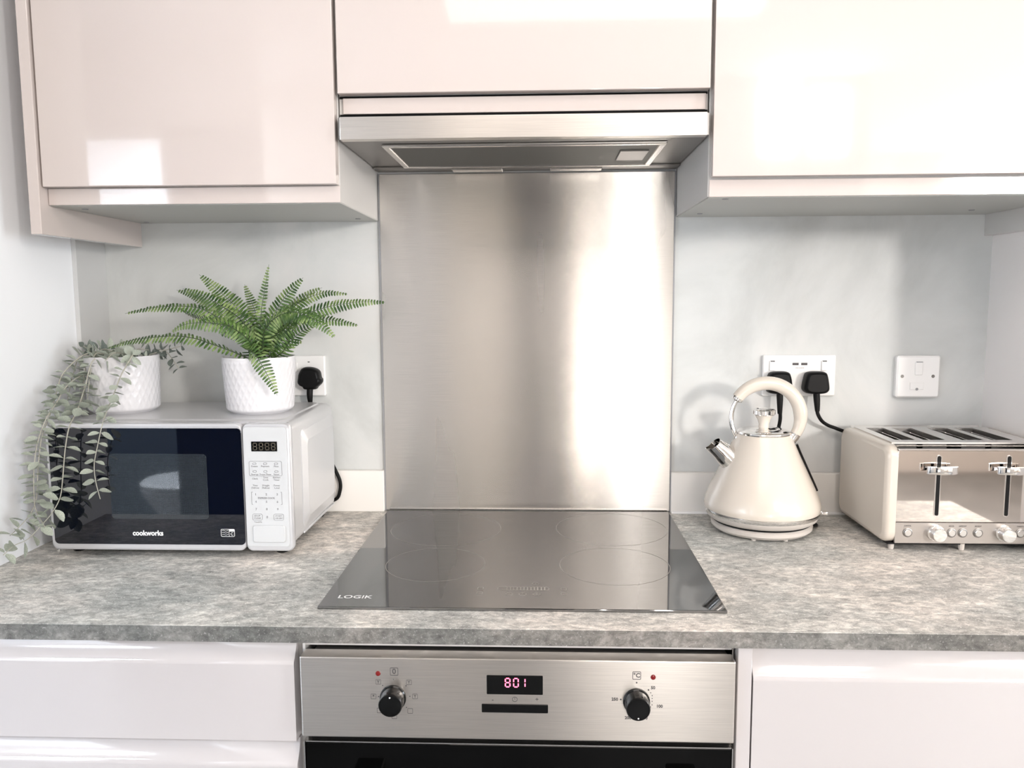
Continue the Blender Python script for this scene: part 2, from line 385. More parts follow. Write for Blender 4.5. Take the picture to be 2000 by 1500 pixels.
# ================================================================== EXTRACTOR HOOD
T = thing('extractor_hood', 'built-in steel extractor hood under the middle cabinet', 'extractor hood', (0, -0.15, 0.70))
part('body', MB().box(-0.2985, 0.2985, -0.318, -0.006, 0.704, 0.738).box(-0.2985, 0.2985, -0.055, -0.008, 0.7005, 0.7041, 0.0008, 1), M['steel_dull'], T)
part('front_fascia', MB().box(-0.2915, 0.2925, -0.336, -0.318, 0.7000, 0.7355, 0.0010, 2), M['steel'], T, 'bright brushed steel front strip')
f = part('grease_filter', MB().box(-0.225, 0.228, -0.262, -0.068, 0.7010, 0.7040), M['filter'], T, 'dark mesh filter')
fr = MB()
for a in ((-0.237, 0.240, -0.276, -0.264), (-0.237, 0.240, -0.070, -0.058), (-0.237, -0.225, -0.264, -0.070), (0.228, 0.240, -0.264, -0.070)):
    fr.box(*a, 0.6990, 0.7040, 0.0015, 1)
part('filter_frame', fr, M['satin'], f)
lt = part('filter_latch', MB().box(0.168, 0.218, -0.215, -0.125, 0.6985, 0.7015, 0.001, 1), M['steel_dull'], f)
part('lamp_lens', MB().box(-0.145, -0.045, -0.052, -0.022, 0.6965, 0.7005, 0.0015, 1), M['satin'], T)
part('lamp_lens', MB().box(0.048, 0.150, -0.052, -0.022, 0.6965, 0.7005, 0.0015, 1), M['satin'], T)

# ================================================================== HOB
T = thing('induction_hob', 'black glass induction hob set into the grey worktop', 'hob', (0, -0.28, 0))
part('glass', MB().box(-0.2925, 0.2945, -0.5365, -0.0185, 0.0002, 0.0045, 0.0012, 2), M['hob'], T)
def uring(mb, cx, cy, r, w_, z, a0=0, a1=2*PI, n=72):
    A = []
    for j in range(n+1):
        a = a0+(a1-a0)*j/n; A.append((cx+r*math.cos(a), cy+r*math.sin(a), z)); A.append((cx+(r-w_)*math.cos(a), cy+(r-w_)*math.sin(a), z))
    mb.add(A, [(2*j, 2*j+1, 2*j+3, 2*j+2) for j in range(n)]); return mb
ZH = 0.0047
for cx, cy, r in ((-0.153, -0.148, 0.106), (-0.146, -0.350, 0.083), (0.152, -0.350, 0.091), (0.165, -0.140, 0.106)):
    part('zone_ring', uring(MB(), cx, cy, r, 0.0007, ZH), M['hobprint'], T)
mb = MB()
def urect(mb, x0, x1, y0, y1, w_, r=0.004):
    A = rrect(x0, x1, y0, y1, r, 4); B = rrect(x0+w_, x1-w_, y0+w_, y1-w_, max(r-w_, 1e-4), 4); n = len(A)
    mb.add([(x, y, ZH) for x, y in A]+[(x, y, ZH) for x, y in B], [(j, (j+1) % n, n+(j+1) % n, n+j) for j in range(n)])
urect(mb, -0.036, 0.043, -0.4655, -0.4515, 0.0008, 0.005)
for i in range(12):
    x = -0.022 + 0.0052*i + 0.0; wv = 0.0006 + 0.00009*i
    mb.box(x, x+wv, -0.4645, -0.4525, ZH, ZH+0.0001)
for x, y in ((-0.017, -0.481), (0.003, -0.481), (0.024, -0.481), (0.022, -0.4375)):
    uring(mb, x, y, 0.0058, 0.0008, ZH, n=20); mb.box(x-0.0004, x+0.0004, y-0.001, y+0.0025, ZH, ZH+0.0001)
for x, y in ((-0.062, -0.459), (-0.062, -0.478), (0.065, -0.459), (0.065, -0.478)): urect(mb, x-0.0045, x+0.0045, y-0.005, y+0.005, 0.0007, 0.002)
part('control_marks', mb, M['hobprint'], T)
part('logo', text(MB(), 'LOGIK', 0.0165, (-0.2465, -0.499, ZH), 'up', 0.0001, sx=1.05, bold=0.0002), M['mark'], T)

# ================================================================== MICROWAVE
T = thing('microwave', 'silver microwave oven with black glass door carrying the two potted plants', 'microwave', (-0.612, -0.16, 0))
XL, XR, YF, YB = -0.823, -0.3965, -0.300, -0.0285
def sect(y, ins, r):
    return [(x, y, z) for x, z in rrect(XL+0.002+ins, XR-0.004-ins, 0.0165+ins, 0.2345-ins, r, 8)]
part('casing', MB().loft([sect(YB, 0.006, 0.012), sect(YB-0.004, 0.001, 0.016), sect(YB-0.008, 0, 0.017), sect(YF+0.002, 0, 0.014), sect(YF, 0, 0.014)]), M['mwsilver'], T)
# embossed right side panel and top panel
def side_pad(x, d, y0, y1, z0, z1, r): return [(x+d, yy, zz) for yy, zz in rrect(y0, y1, z0, z1, r, 6)]
xs = XR-0.0042
part('side_embossing', MB().loft([side_pad(xs, 0, -0.247, -0.030, 0.032, 0.213, 0.014), side_pad(xs, 0.0015, -0.245, -0.032, 0.034, 0.211, 0.014), side_pad(xs, 0.0065, -0.226, -0.050, 0.052, 0.192, 0.010)], cap0=False), M['mwsilver'], T, angle=40)
part('side_embossing', MB().loft([side_pad(xs, 0, -0.245, -0.040, 0.0225, 0.0275, 0.0024), side_pad(xs, 0.002, -0.243, -0.042, 0.0240, 0.0265, 0.0012)], cap0=False), M['mwsilver'], T, angle=40)
def top_pad(z, i, r): return [(x, y, z) for x, y in rrect(XL+0.022+i, XR-0.024-i, -0.272+i, -0.035-i, r, 6)]
part('top_embossing', MB().loft([top_pad(0.2340, 0, 0.02), top_pad(0.2365, 0.004, 0.017)], cap0=False), M['mwsilver'], T, angle=40)
# door: silver frame + black glass
YD = -0.318; XS = -0.4785
door = MB()
A = rrect(XL, XS-0.0008, 0.0130, 0.2370, 0.012, 8)
door.loft([[(x, YF-0.0002, z) for x, z in rrect(XL+0.002, XS-0.001, 0.015, 0.235, 0.012, 8)], [(x, YF-0.004, z) for x, z in A], [(x, YD+0.004, z) for x, z in A], [(x, YD+0.001, z) for x, z in rrect(XL+0.0015, XS-0.0010, 0.0145, 0.2355, 0.011, 8)], [(x, YD, z) for x, z in rrect(XL+0.004, XS-0.0012, 0.0175, 0.2325, 0.010, 8)]])
d = part('door', door, M['mwframe'], T)
gl = plate(MB(), XL+0.0065, XS-0.0008, 0.0245, 0.2285, 0.008, YD, YD-0.0012, 0.0006)
d2 = part('glass', gl, M['mwglass'], d, 'black glass')
part('window', plate(MB(), -0.712, -0.5415, 0.070, 0.184, 0.006, YD-0.0012, YD-0.0015, 0.0001), M['mwwindow'], d, 'perforated viewing window')
YP = YD-0.0014
part('logo', text(MB(), 'cookworks', 0.0125, (-0.650, YP, 0.0445), bold=0.0004, sx=0.95), M['mark'], d)
mb = MB(); ring(mb, -0.5215, -0.4975, 0.0395, 0.0530, 0.002, 0.0006, YP)
for k in range(3):
    mb.tube([(-0.5195+0.0022*i, YP-0.0003, 0.0430+0.0035*k+0.0008*math.sin(i*1.6)) for i in range(6)], 0.0003, 5)
mb.box(-0.5065, -0.4985, YP-0.0004, YP, 0.0485, 0.0525); mb.box(-0.5075, -0.5070, YP-0.0004, YP, 0.0400, 0.0525)
text(mb, 'C', 0.007, (-0.5025, YP, 0.0440)); part('energy_mark', mb, M['mark'], d)
# control panel
pn = MB(); A = lambda i, r=0.010: rrect(XS+0.0008+i*0.2, XR-i, 0.0130+i, 0.2370-i, r, 8)
pn.loft([[(x, YF-0.0002, z) for x, z in A(0.002)], [(x, YF-0.004, z) for x, z in A(0)], [(x, YD+0.004, z) for x, z in A(0)], [(x, YD+0.001, z) for x, z in A(0.0015)], [(x, YD, z) for x, z in A(0.004)]])
cp = part('control_panel', pn, M['mwframe'], T)
part('keypad', plate(MB(), XS+0.0020, XR-0.0055, 0.0225, 0.2305, 0.006, YD, YD-0.0008, 0.0004), M['mwpanel'], cp)
YK = YD-0.0009
disp = part('display', plate(MB(), -0.4625, -0.4180, 0.1890, 0.2060, 0.0008, YK, YK-0.0008, 0.0002), M['blackgloss'], cp)
# seven-segment digits
def seg7(mb, cx, cz, wd, h, y, digit, th):
    on = {'8': 'abcdefg', '0': 'abcdef', '1': 'bc'}[digit]
    B = {'a': (-.5, .5, 1), 'g': (-.5, .5, 0), 'd': (-.5, .5, -1)}
    for k in on:
        if k in B: mb.box(cx-wd/2+th*0.6, cx+wd/2-th*0.6, y-0.0003, y, cz+B[k][2]*h/2-th/2, cz+B[k][2]*h/2+th/2)
        else:
            sx_ = 1 if k in 'bc' else -1; up = 1 if k in 'bf' else -1
            z0 = cz + (0.08*h if up > 0 else -0.44*h); mb.box(cx+sx_*wd/2-th/2, cx+sx_*wd/2+th/2, y-0.0003, y, z0, z0+0.36*h)
mb = MB()
for k, dg in enumerate('8888'): seg7(mb, -0.4560+0.0105*k, 0.1975, 0.0062, 0.0115, YK-0.0008, dg, 0.0011)
part('digits', mb, M['segment'], cp)
kp = MB()
ring(kp, -0.4680, -0.4110, 0.1460, 0.1720, 0.003, 0.0005, YK)
cols = (-0.4585, -0.4400, -0.4210)
for c, s_ in zip(cols, ('Potato', 'Popcorn', 'Pizza')): text(kp, s_, 0.0042, (c, YK, 0.1630))
for c, s_ in zip(cols, ('Beverage', 'Frozen Dinner', 'Reheat')): text(kp, s_, 0.0040, (c, YK, 0.1490), sx=0.85)
for z in (0.1675, 0.1540):
    for c in cols: ring(kp, c-0.0032, c+0.0032, z-0.0018, z+0.0018, 0.0016, 0.0006, YK)
for c, s_ in zip(cols, ('Clock', 'Time\nCook', 'Kitchen\nTimer')): text(kp, s_, 0.0042, (c, YK, 0.1415))
for c, s_ in zip(cols, ('Time\nDefrost', 'Weight\nDefrost', 'Power\nLevel')): text(kp, s_, 0.0042, (c, YK, 0.1275))
for z, row in ((0.1140, '123'), (0.1010, '456'), (0.0880, '789')):
    for c, s_ in zip(cols, row): text(kp, s_, 0.0052, (c, YK, z), bold=0.0001)
text(kp, '0', 0.0056, (cols[1], YK, 0.0740), bold=0.0001)
text(kp, 'EXPRESS COOK', 0.0042, (cols[1], YK, 0.1075), bold=0.0001)
for s_, xx in ((1, -0.4655), (-1, -0.4130)):
    kp.box(xx-0.0003, xx+0.0003, YK-0.0003, YK, 0.0965, 0.1180); kp.box(min(xx, xx+s_*0.002), max(xx, xx+s_*0.002), YK-0.0003, YK, 0.1177, 0.1183); kp.box(min(xx, xx+s_*0.002), max(xx, xx+s_*0.002), YK-0.0003, YK, 0.0962, 0.0968)
ring(kp, -0.4655, -0.4480, 0.0685, 0.0800, 0.003, 0.0005, YK); ring(kp, -0.4285, -0.4110, 0.0685, 0.0800, 0.003, 0.0005, YK)
text(kp, 'STOP\nCLEAR', 0.0042, (-0.4568, YK, 0.0742)); text(kp, 'START\n+30 SEC', 0.0040, (-0.4198, YK, 0.0742)); text(kp, 'Touch/3s', 0.0036, (-0.4560, YK, 0.0655))
part('keypad_print', kp, M['greyprint'], cp, kind='stuff')
part('door_button', plate(MB(), -0.4650, -0.4085, 0.0300, 0.0600, 0.004, YK, YK-0.0030, 0.0012), M['mwpanel'], cp)
mb = MB()
for x, y in ((-0.80, -0.275), (-0.80, -0.05), (-0.43, -0.275), (-0.43, -0.05)): part('foot', MB().lathe([(0.010, 0.0), (0.012, 0.004), (0.012, 0.0165)], (x, y, 0), 'z', 20), M['rubber'], T)
part('vent_base', MB().box(-0.79, -0.43, -0.285, -0.035, 0.011, 0.0164), M['blackplastic'], T)
part('hinge_screw', MB().lathe([(0.003, 0.0), (0.003, -0.004)], (XL+0.008, -0.312, 0.0128), 'z', 12), M['satin'], T)

# ================================================================== KETTLE
KX, KY = 0.4545, -0.122
T = thing('kettle', 'cream pyramid kettle with chrome spout and hooped handle', 'kettle', (KX, KY, 0))
c = (KX, KY, 0)
part('power_base', MB().lathe([(0.070, 0.0035), (0.088, 0.005), (0.0935, 0.010), (0.094, 0.016), (0.090, 0.0195), (0.075, 0.021)], c, 'z', 72), M['creamgrey'], T)
part('base_gap', MB().lathe([(0.085, 0.0200), (0.0915, 0.0205), (0.0915, 0.0235), (0.085, 0.024)], c, 'z', 64), M['blackplastic'], T, 'dark joint between kettle and base')
for a in (-2.0, -1.25, 1.0, 2.4): part('foot', MB().lathe([(0.0045, 0.0), (0.0045, 0.006)], (KX+0.078*math.cos(a), KY+0.078*math.sin(a), 0), 'z', 12), M['creamgrey'], T)
part('lower_band', MB().lathe([(0.085, 0.0238), (0.0955, 0.0245), (0.1015, 0.029), (0.1045, 0.0355), (0.1040, 0.0362)], c, 'z', 72), M['creamgrey'], T)
part('chrome_band', MB().lathe([(0.100, 0.0360), (0.1048, 0.0362), (0.1062, 0.0400), (0.1062, 0.0440), (0.100, 0.0445)], c, 'z', 72), M['chrome'], T)
prof = [(0.100, 0.0443), (0.1068, 0.0446), (0.1078, 0.050), (0.1072, 0.056), (0.1048, 0.065), (0.1003, 0.077), (0.0945, 0.090), (0.0875, 0.105), (0.0800, 0.121), (0.0725, 0.137), (0.0655, 0.152), (0.0590, 0.167), (0.0540, 0.178), (0.0500, 0.1860), (0.0485, 0.1885)]
part('body', MB().lathe(prof, c, 'z', 96), M['cream'], T)
lid = part('lid', MB().lathe([(0.0495, 0.1880), (0.0500, 0.1900), (0.0490, 0.1925), (0.0430, 0.1955), (0.0330, 0.1975), (0.0300, 0.1970), (0.0270, 0.1985), (0.0130, 0.2000)], c, 'z', 72), M['chrome'], T)
part('knob_stem', MB().lathe([(0.0095, 0.1990), (0.0092, 0.2060), (0.0120, 0.2150), (0.0165, 0.2220), (0.0180, 0.2240)], c, 'z', 40), M['cream'], lid)
kn = []
for r0, h in ((0.0190, 0.2238), (0.0202, 0.2255), (0.0202, 0.2325), (0.0185, 0.2345), (0.0150, 0.2350), (0.0120, 0.2340)):
    kn.append([(KX+(r0+(0.0007 if j % 2 else -0.0003)*(h < 0.233))*math.cos(2*PI*j/64), KY+(r0+(0.0007 if j % 2 else -0.0003)*(h < 0.233))*math.sin(2*PI*j/64), h) for j in range(64)])
part('knob', MB().loft(kn), M['chrome'], lid, angle=20)
# hooped handle
HC = Vector((KX+0.0035, KY, 0.2185)); HR = 0.0655
arc = lambda a0, a1, n: [HC + Vector((math.cos(math.radians(a0+(a1-a0)*i/n)), 0, math.sin(math.radians(a0+(a1-a0)*i/n))))*HR for i in range(n+1)]
p1 = arc(-29, 148, 44)
rr = [0.0098+0.0032*min(1, i/9) - 0.0022*max(0, (i-34)/10) for i in range(45)]
hd = part('handle', MB().tube(p1, rr, 20), M['cream'], T)
part('handle_collar', MB().tube(arc(144, 151, 4), [0.0108, 0.0112, 0.0112, 0.0110, 0.0075], 20), M['chrome'], hd)
part('handle_rod', MB().tube(arc(150, 215, 20), 0.0048, 14), M['chrome'], hd)
part('handle_bracket', MB().tube(arc(213, 219, 3), [0.0062, 0.0072, 0.0072, 0.0065], 14).tube([arc(218, 219, 1)[1], (KX-0.0450, KY, 0.1745)], [0.0060, 0.0055], 14), M['chrome'], hd)
part('handle_bracket', MB().tube([arc(-27, -26, 1)[0], arc(-34, -33, 1)[0], arc(-42, -41, 1)[0], (KX+0.0520, KY, 0.1660)], [0.0096, 0.0100, 0.0100, 0.0070], 16), M['chrome'], hd)
# water gauge strip down the right side
gpts = [(KX+r_+0.0012, KY-0.004, z_) for r_, z_ in prof if 0.075 < z_ < 0.17]
part('water_gauge', MB().tube(list(reversed(gpts)), 0.0042, 10), M['blackgloss'], T)
# spout: open chrome cone with a pointed lip, leaving the left flank
ax = Vector((-0.72, -0.10, 0.66)).normalized(); s0 = Vector((KX-0.0600, KY-0.006, 0.137)); u_ = Vector((0, 1, 0)); u_ = (u_-ax*u_.dot(ax)).normalized(); v_ = ax.cross(u_)
def sp(t, r_, tip=0.0):
    L = []
    for j in range(40):
        a = 2*PI*j/40; q = s0 + ax*t + (u_*math.cos(a) + v_*math.sin(a))*r_
        k = max(0, -math.sin(a)*1.0) if v_.x > 0 else max(0, math.sin(a))
        q += (ax*0.4 + Vector((-0.9, 0, 0.15)))*tip*k**4
        L.append(q)
    return L
part('spout', MB().loft([sp(-0.002, 0.0240), sp(0.014, 0.0222), sp(0.030, 0.0188), sp(0.047, 0.0150, 0.006), sp(0.0475, 0.0138, 0.006), sp(0.030, 0.0165), sp(0.012, 0.019)], cap0=True, cap1=True), M['chrome'], T)
sw = part('switch_tab', MB().tube([(KX+0.100, KY-0.01, 0.036), (KX+0.1105, KY-0.012, 0.0365)], [0.0050, 0.0060], 14).box(KX+0.108, KX+0.121, KY-0.020, KY-0.003, 0.0335, 0.0395, 0.0018), M['chrome'], T)

# ================================================================== TOASTER
TX0, TX1, TYF, TYB = 0.6520, 0.9050, -0.2500, -0.030
T = thing('toaster', 'cream and chrome four-slot toaster beside the right wall', 'toaster', (0.78, -0.137, 0))
def tsec(x, ins, r=0.016):
    P = rrect(TYF+ins, TYB-ins, 0.0125+ins, 0.1870-ins, r, 8)
    return [(x, y, z) for y, z in P]
part('side_cover', MB().loft([tsec(0.6330, 0.010, 0.014), tsec(0.6345, 0.005, 0.018), tsec(0.6375, 0.0015, 0.020), tsec(0.6420, 0.0, 0.021), tsec(0.6520, 0.0, 0.021)]), M['cream'], T, 'cream enamel end cover', angle=40)
part('side_cover', MB().loft([tsec(0.9050, 0.0, 0.021), tsec(0.9150, 0.0, 0.021), tsec(0.9195, 0.0015, 0.020), tsec(0.9225, 0.005, 0.018), tsec(0.9240, 0.010, 0.014)]), M['cream'], T, 'cream enamel end cover', angle=40)
# chrome front, back and base
part('front_panel', MB().box(TX0, TX1, TYF+0.0015, TYF+0.006, 0.0520, 0.1795, 0.0008, 1), M['chrome_front'], T, 'mirror-polished steel')
part('control_strip', MB().box(TX0, TX1, TYF+0.0005, TYF+0.006, 0.0140, 0.0515, 0.0006, 1), M['strip_steel'], T, 'brushed steel strip')
part('back_panel', MB().box(TX0, TX1, TYB-0.006, TYB-0.001, 0.0140, 0.1795), M['chrome_front'], T)
part('base_plate', MB().box(TX0-0.01, TX1+0.008, TYF+0.006, TYB-0.006, 0.0105, 0.0140), M['blackplastic'], T)
part('trim_edge', MB().box(TX0, TX1, TYF-0.0005, TYF+0.006, 0.1795, 0.1830, 0.001, 1), M['satin'], T)
# top plate with four real slots
slots = ((0.6690, 0.7040), (0.7190, 0.7570), (0.7870, 0.8250), (0.8400, 0.8760)); sy0, sy1 = -0.196, -0.064
tp = MB(); xs_ = [TX0+0.0002] + [v for s_ in slots for v in s_] + [TX1-0.0002]
for i in range(0, len(xs_), 2): tp.box(xs_[i], xs_[i+1], TYF+0.030, TYB-0.018, 0.1860, 0.1890)
for a, b2 in slots: tp.box(a, b2, TYF+0.030, sy0, 0.1860, 0.1890).box(a, b2, sy1, TYB-0.018, 0.1860, 0.1890)
def curve_edge(y0, y1, z0, z1, sgn):
    L = []
    for x in (TX0+0.0002, TX1-0.0002):
        P = []
        for i in range(7):
            a = PI/2*i/6; P.append((x, y0 + (y1-y0)*math.sin(a), z0 + (z1-z0)*math.cos(a)))
        P.append((x, y0, z1)); L.append(P)
    return L
tp.loft(curve_edge(TYF+0.030, TYF+0.001, 0.1890, 0.1825, 1)); tp.loft(curve_edge(TYB-0.018, TYB-0.001, 0.1890, 0.1800, -1))
part('top_plate', tp, M['satin'], T)
for a, b2 in slots:
    s_ = MB(); s_.box(a-0.002, a, sy0-0.002, sy1+0.002, 0.05, 0.1862).box(b2, b2+0.002, sy0-0.002, sy1+0.002, 0.05, 0.1862).box(a, b2, sy0-0.002, sy0, 0.05, 0.1862).box(a, b2, sy1, sy1+0.002, 0.05, 0.1862).box(a, b2, sy0, sy1, 0.048, 0.05)
    q = part('bread_slot', s_, M['steel_dull'], T)
    w_ = MB()
    for xx in (a+0.006, b2-0.006):
        w_.tube([(xx, sy0, 0.181), (xx, sy1, 0.181)], 0.0008, 6)
        for k in range(9): yy = sy0+0.010+k*0.0140; w_.tube([(xx, yy, 0.060), (xx, yy, 0.181)], 0.0007, 5)
    part('wire_guard', w_, M['chrome'], q)
for lx in (0.7215, 0.8405):
    sl = part('lever_slit', plate(MB(), lx-0.0032, lx+0.0032, 0.0640, 0.1700, 0.003, TYF+0.0014, TYF+0.0006, 0.0003), M['blackplastic'], T)
    part('slit_rim', ring(MB(), lx-0.0046, lx+0.0046, 0.0625, 0.1715, 0.0045, 0.0012, TYF+0.0015, 0.0012), M['satin'], sl)
    lv = MB(); 
    loopA = [(lx + 0.026*math.cos(2*PI*j/40), TYF-0.012-0.0045*abs(math.sin(2*PI*j/40))**0.7*(1 if math.sin(2*PI*j/40) > 0 else -1)) for j in range(40)]
    ys = [(x, -2*(TYF-0.012)*0 + y) for x, y in loopA]
    lv.loft([[(x, y - 0.006*math.cos((x-lx)/0.026*PI/2), 0.1415) for x, y in ys], [(x, y - 0.007*math.cos((x-lx)/0.026*PI/2), 0.1430) for x, y in ys], [(x, y - 0.007*math.cos((x-lx)/0.026*PI/2), 0.1525) for x, y in ys], [(x, y - 0.006*math.cos((x-lx)/0.026*PI/2), 0.1540) for x, y in ys]])
    lv.box(lx-0.0028, lx+0.0028, TYF-0.012, TYF+0.001, 0.1430, 0.1520, 0.001, 1)
    part('lever', lv, M['chrome'], T)
for kx in (0.7215, 0.8390):
    part('knob', MB().lathe([(0.0145, 0.0), (0.0145, -0.003), (0.0125, -0.0035), (0.0120, -0.0170), (0.0112, -0.0180)], (kx, TYF+0.0004, 0.0335), 'y', 48), M['chrome'], T)
for bx, s_ in ((0.6735, 'CANCEL'), (0.7490, 'BAGEL'), (0.7680, 'DEFROST'), (0.7945, 'REHEAT'), (0.8665, 'CANCEL'), (0.8860, 'BAGEL')):
    b_ = part('button', MB().lathe([(0.0060, 0.0), (0.0060, -0.0028), (0.0052, -0.0034)], (bx, TYF+0.0004, 0.0335), 'y', 28), M['satin'], T)
    part('button_ring', MB().lathe([(0.0080, 0.0), (0.0080, -0.0012), (0.0070, -0.0016)], (bx, TYF+0.0004, 0.0335), 'y', 28), M['steel_dull'], b_)
    part('button_print', text(MB(), s_, 0.0032, (bx, TYF+0.0004, 0.0455)), M['darkprint'], T)
for x, y in ((0.652, -0.236), (0.7725, -0.240), (0.905, -0.236), (0.66, -0.05), (0.895, -0.05)):
    part('foot', MB().lathe([(0.0042, 0.0), (0.0050, 0.003), (0.0055, 0.0122)], (x, y, 0), 'z', 16), M['creamgrey'], T)

# ================================================================== SOCKETS, SWITCH, PLUGS
T = thing('double_socket', 'white double wall socket with two charging ports behind the kettle', 'socket', (0.5545, 0, 0.2875))
part('face_plate', plate(MB(), 0.4815, 0.6275, 0.2455, 0.3290, 0.003, -0.0003, -0.0095, 0.0018), M['whiteplastic'], T)
for x in (0.4995, 0.6035):
    rk = part('rocker_switch', MB().box(x-0.0055, x+0.0055, -0.0125, -0.0094, 0.2975, 0.3175, 0.0008, 1), M['whiteplastic'], T)
    part('red_tab', MB().box(x-0.0038, x+0.0045, -0.0128, -0.0110, 0.3158, 0.3180), M['darkprint'], rk, 'dark tip of the rocker')
for x in (0.5465, 0.5640):
    part('charging_port', MB().box(x-0.0062, x+0.0062, -0.0099, -0.0092, 0.3085, 0.3135).box(x-0.0046, x+0.0046, -0.0103, -0.0097, 0.3110, 0.3128), M['darkprint'], T)
part('port_print', text(MB(), 'USB CHARGE', 0.0030, (0.5550, -0.0096, 0.3030)), M['greyprint'], T)

T = thing('wall_socket', 'white wall socket partly hidden behind the fern pot', 'socket', (-0.48, 0, 0.2875))
part('face_plate', plate(MB(), -0.5670, -0.4195, 0.2460, 0.3300, 0.003, -0.0003, -0.0095, 0.0018), M['whiteplastic'], T)
part('rocker_switch', MB().box(-0.4870, -0.4760, -0.0125, -0.0094, 0.2960, 0.3160, 0.0008, 1), M['whiteplastic'], T)
part('indicator_neon', MB().box(-0.4550, -0.4505, -0.0100, -0.0092, 0.3160, 0.3178, 0.0005, 1), M['darkprint'], T)

T = thing('fused_switch', 'white fused spur switch on the wall above the toaster', 'switch', (0.7905, 0, 0.2845))
part('face_plate', plate(MB(), 0.7480, 0.8340, 0.2425, 0.3275, 0.005, -0.0003, -0.0130, 0.0030), M['whiteplastic'], T)
rk = part('rocker_switch', MB().box(0.7830, 0.7985, -0.0155, -0.0128, 0.2885, 0.3150, 0.0012, 1), M['whiteplastic'], T)
part('dark_tab', MB().box(0.7850, 0.7975, -0.0158, -0.0140, 0.3140, 0.3157), M['greyprint'], rk)
fu = part('fuse_holder', MB().box(0.7745, 0.8020, -0.0142, -0.0128, 0.2590, 0.2735, 0.0006, 1), M['whiteplastic'], T)
part('fuse_screw', MB().lathe([(0.0028, 0.0), (0.0025, -0.001)], (0.7885, -0.0142, 0.2600), 'y', 16), M['greyprint'], fu)
for x in (0.7590, 0.8200):
    part('screw', MB().lathe([(0.0034, 0.0), (0.0030, -0.001)], (x, -0.0129, 0.2860), 'y', 20).box(x-0.0026, x+0.0026, -0.0141, -0.0138, 0.2856, 0.2864), M['steel_dull'], T)

def plug(label, cx, cz, yb, outline, cable, neck):
    T = thing('power_plug', label, 'plug', (cx, yb, cz))
    def L(y, k): return [(cx+x*k, y, cz+z*k) for x, z in outline]
    part('plug_body', MB().loft([L(yb, 0.93), L(yb-0.010, 1.0), L(yb-0.014, 0.97), L(yb-0.015, 1.0), L(yb-0.021, 0.98), L(yb-0.026, 0.90), L(yb-0.0285, 0.76)]), M['blackplastic'], T)
    part('cable_grip', MB().tube(neck, [0.0068, 0.0064, 0.0058, 0.0046][:len(neck)], 12), M['rubber'], T)
    part('cable', MB().tube(catmull(cable, 8), 0.0036, 10), M['rubber'], T)
def smooth_outline(P, per=5):
    Q = [(x, 0, z) for x, z in P]; Q = [Q[-1]] + Q + [Q[0], Q[1]]
    out = []
    for i in range(1, len(Q)-2):
        a, b, c, d = (Vector(q) for q in Q[i-1:i+3])
        for k in range(per):
            t = k/per; p = 0.5*((2*b)+(c-a)*t+(2*a-5*b+4*c-d)*t*t+(3*b-a-3*c+d)*t**3); out.append((p.x, p.z))
    return out
trap = smooth_outline([(-0.0160, 0.0215), (0, 0.0230), (0.0160, 0.0215), (0.0215, 0.0140), (0.0255, -0.0080), (0.0245, -0.0165), (0.0170, -0.0215), (0, -0.0230), (-0.0170, -0.0215), (-0.0245, -0.0165), (-0.0255, -0.0080), (-0.0215, 0.0140)])
roundp = smooth_outline([(-0.0130, 0.0235), (0.0060, 0.0240), (0.0190, 0.0170), (0.0225, 0.0030), (0.0250, -0.0010), (0.0250, -0.0070), (0.0215, -0.0120), (0.0160, -0.0165), (0.0110, -0.0215), (-0.0100, -0.0215), (-0.0150, -0.0165), (-0.0215, -0.0130), (-0.0250, -0.0070), (-0.0240, 0.0010), (-0.0215, 0.0120)])
plug('black plug in the double socket half hidden by the kettle handle', 0.5105, 0.2745, -0.0097, trap,
     [(0.5115, -0.030, 0.222), (0.513, -0.030, 0.200), (0.508, -0.026, 0.165), (0.500, -0.022, 0.12), (0.505, -0.019, 0.06), (0.53, -0.030, 0.008), (0.562, -0.070, 0.004), (0.5655, -0.105, 0.004), (0.556, -0.130, 0.012)],
     [(0.5110, -0.026, 0.262), (0.5115, -0.029, 0.240), (0.5115, -0.030, 0.230), (0.5120, -0.030, 0.212)])
plug('black plug in the right outlet of the double socket, toaster cable', 0.5835, 0.2745, -0.0097, trap,
     [(0.5855, -0.030, 0.226), (0.5875, -0.030, 0.212), (0.597, -0.028, 0.197), (0.612, -0.024, 0.187), (0.630, -0.0205, 0.180), (0.660, -0.0190, 0.165), (0.70, -0.0205, 0.12), (0.71, -0.0205, 0.06), (0.72, -0.0260, 0.03)],
     [(0.5840, -0.026, 0.262), (0.5850, -0.029, 0.240), (0.5855, -0.030, 0.230), (0.5865, -0.030, 0.217)])
plug('rounded black plug in the socket above the microwave', -0.4465, 0.2830, -0.0097, roundp,
     [(-0.447, -0.028, 0.242), (-0.447, -0.0180, 0.225), (-0.440, -0.0160, 0.19), (-0.420, -0.0160, 0.13), (-0.399, -0.0210, 0.088), (-0.391, -0.0210, 0.066), (-0.392, -0.0210, 0.046), (-0.402, -0.0210, 0.028), (-0.44, -0.0210, 0.02)],
     [(-0.4465, -0.026, 0.270), (-0.4465, -0.030, 0.252), (-0.4467, -0.029, 0.243), (-0.447, -0.026, 0.234)])

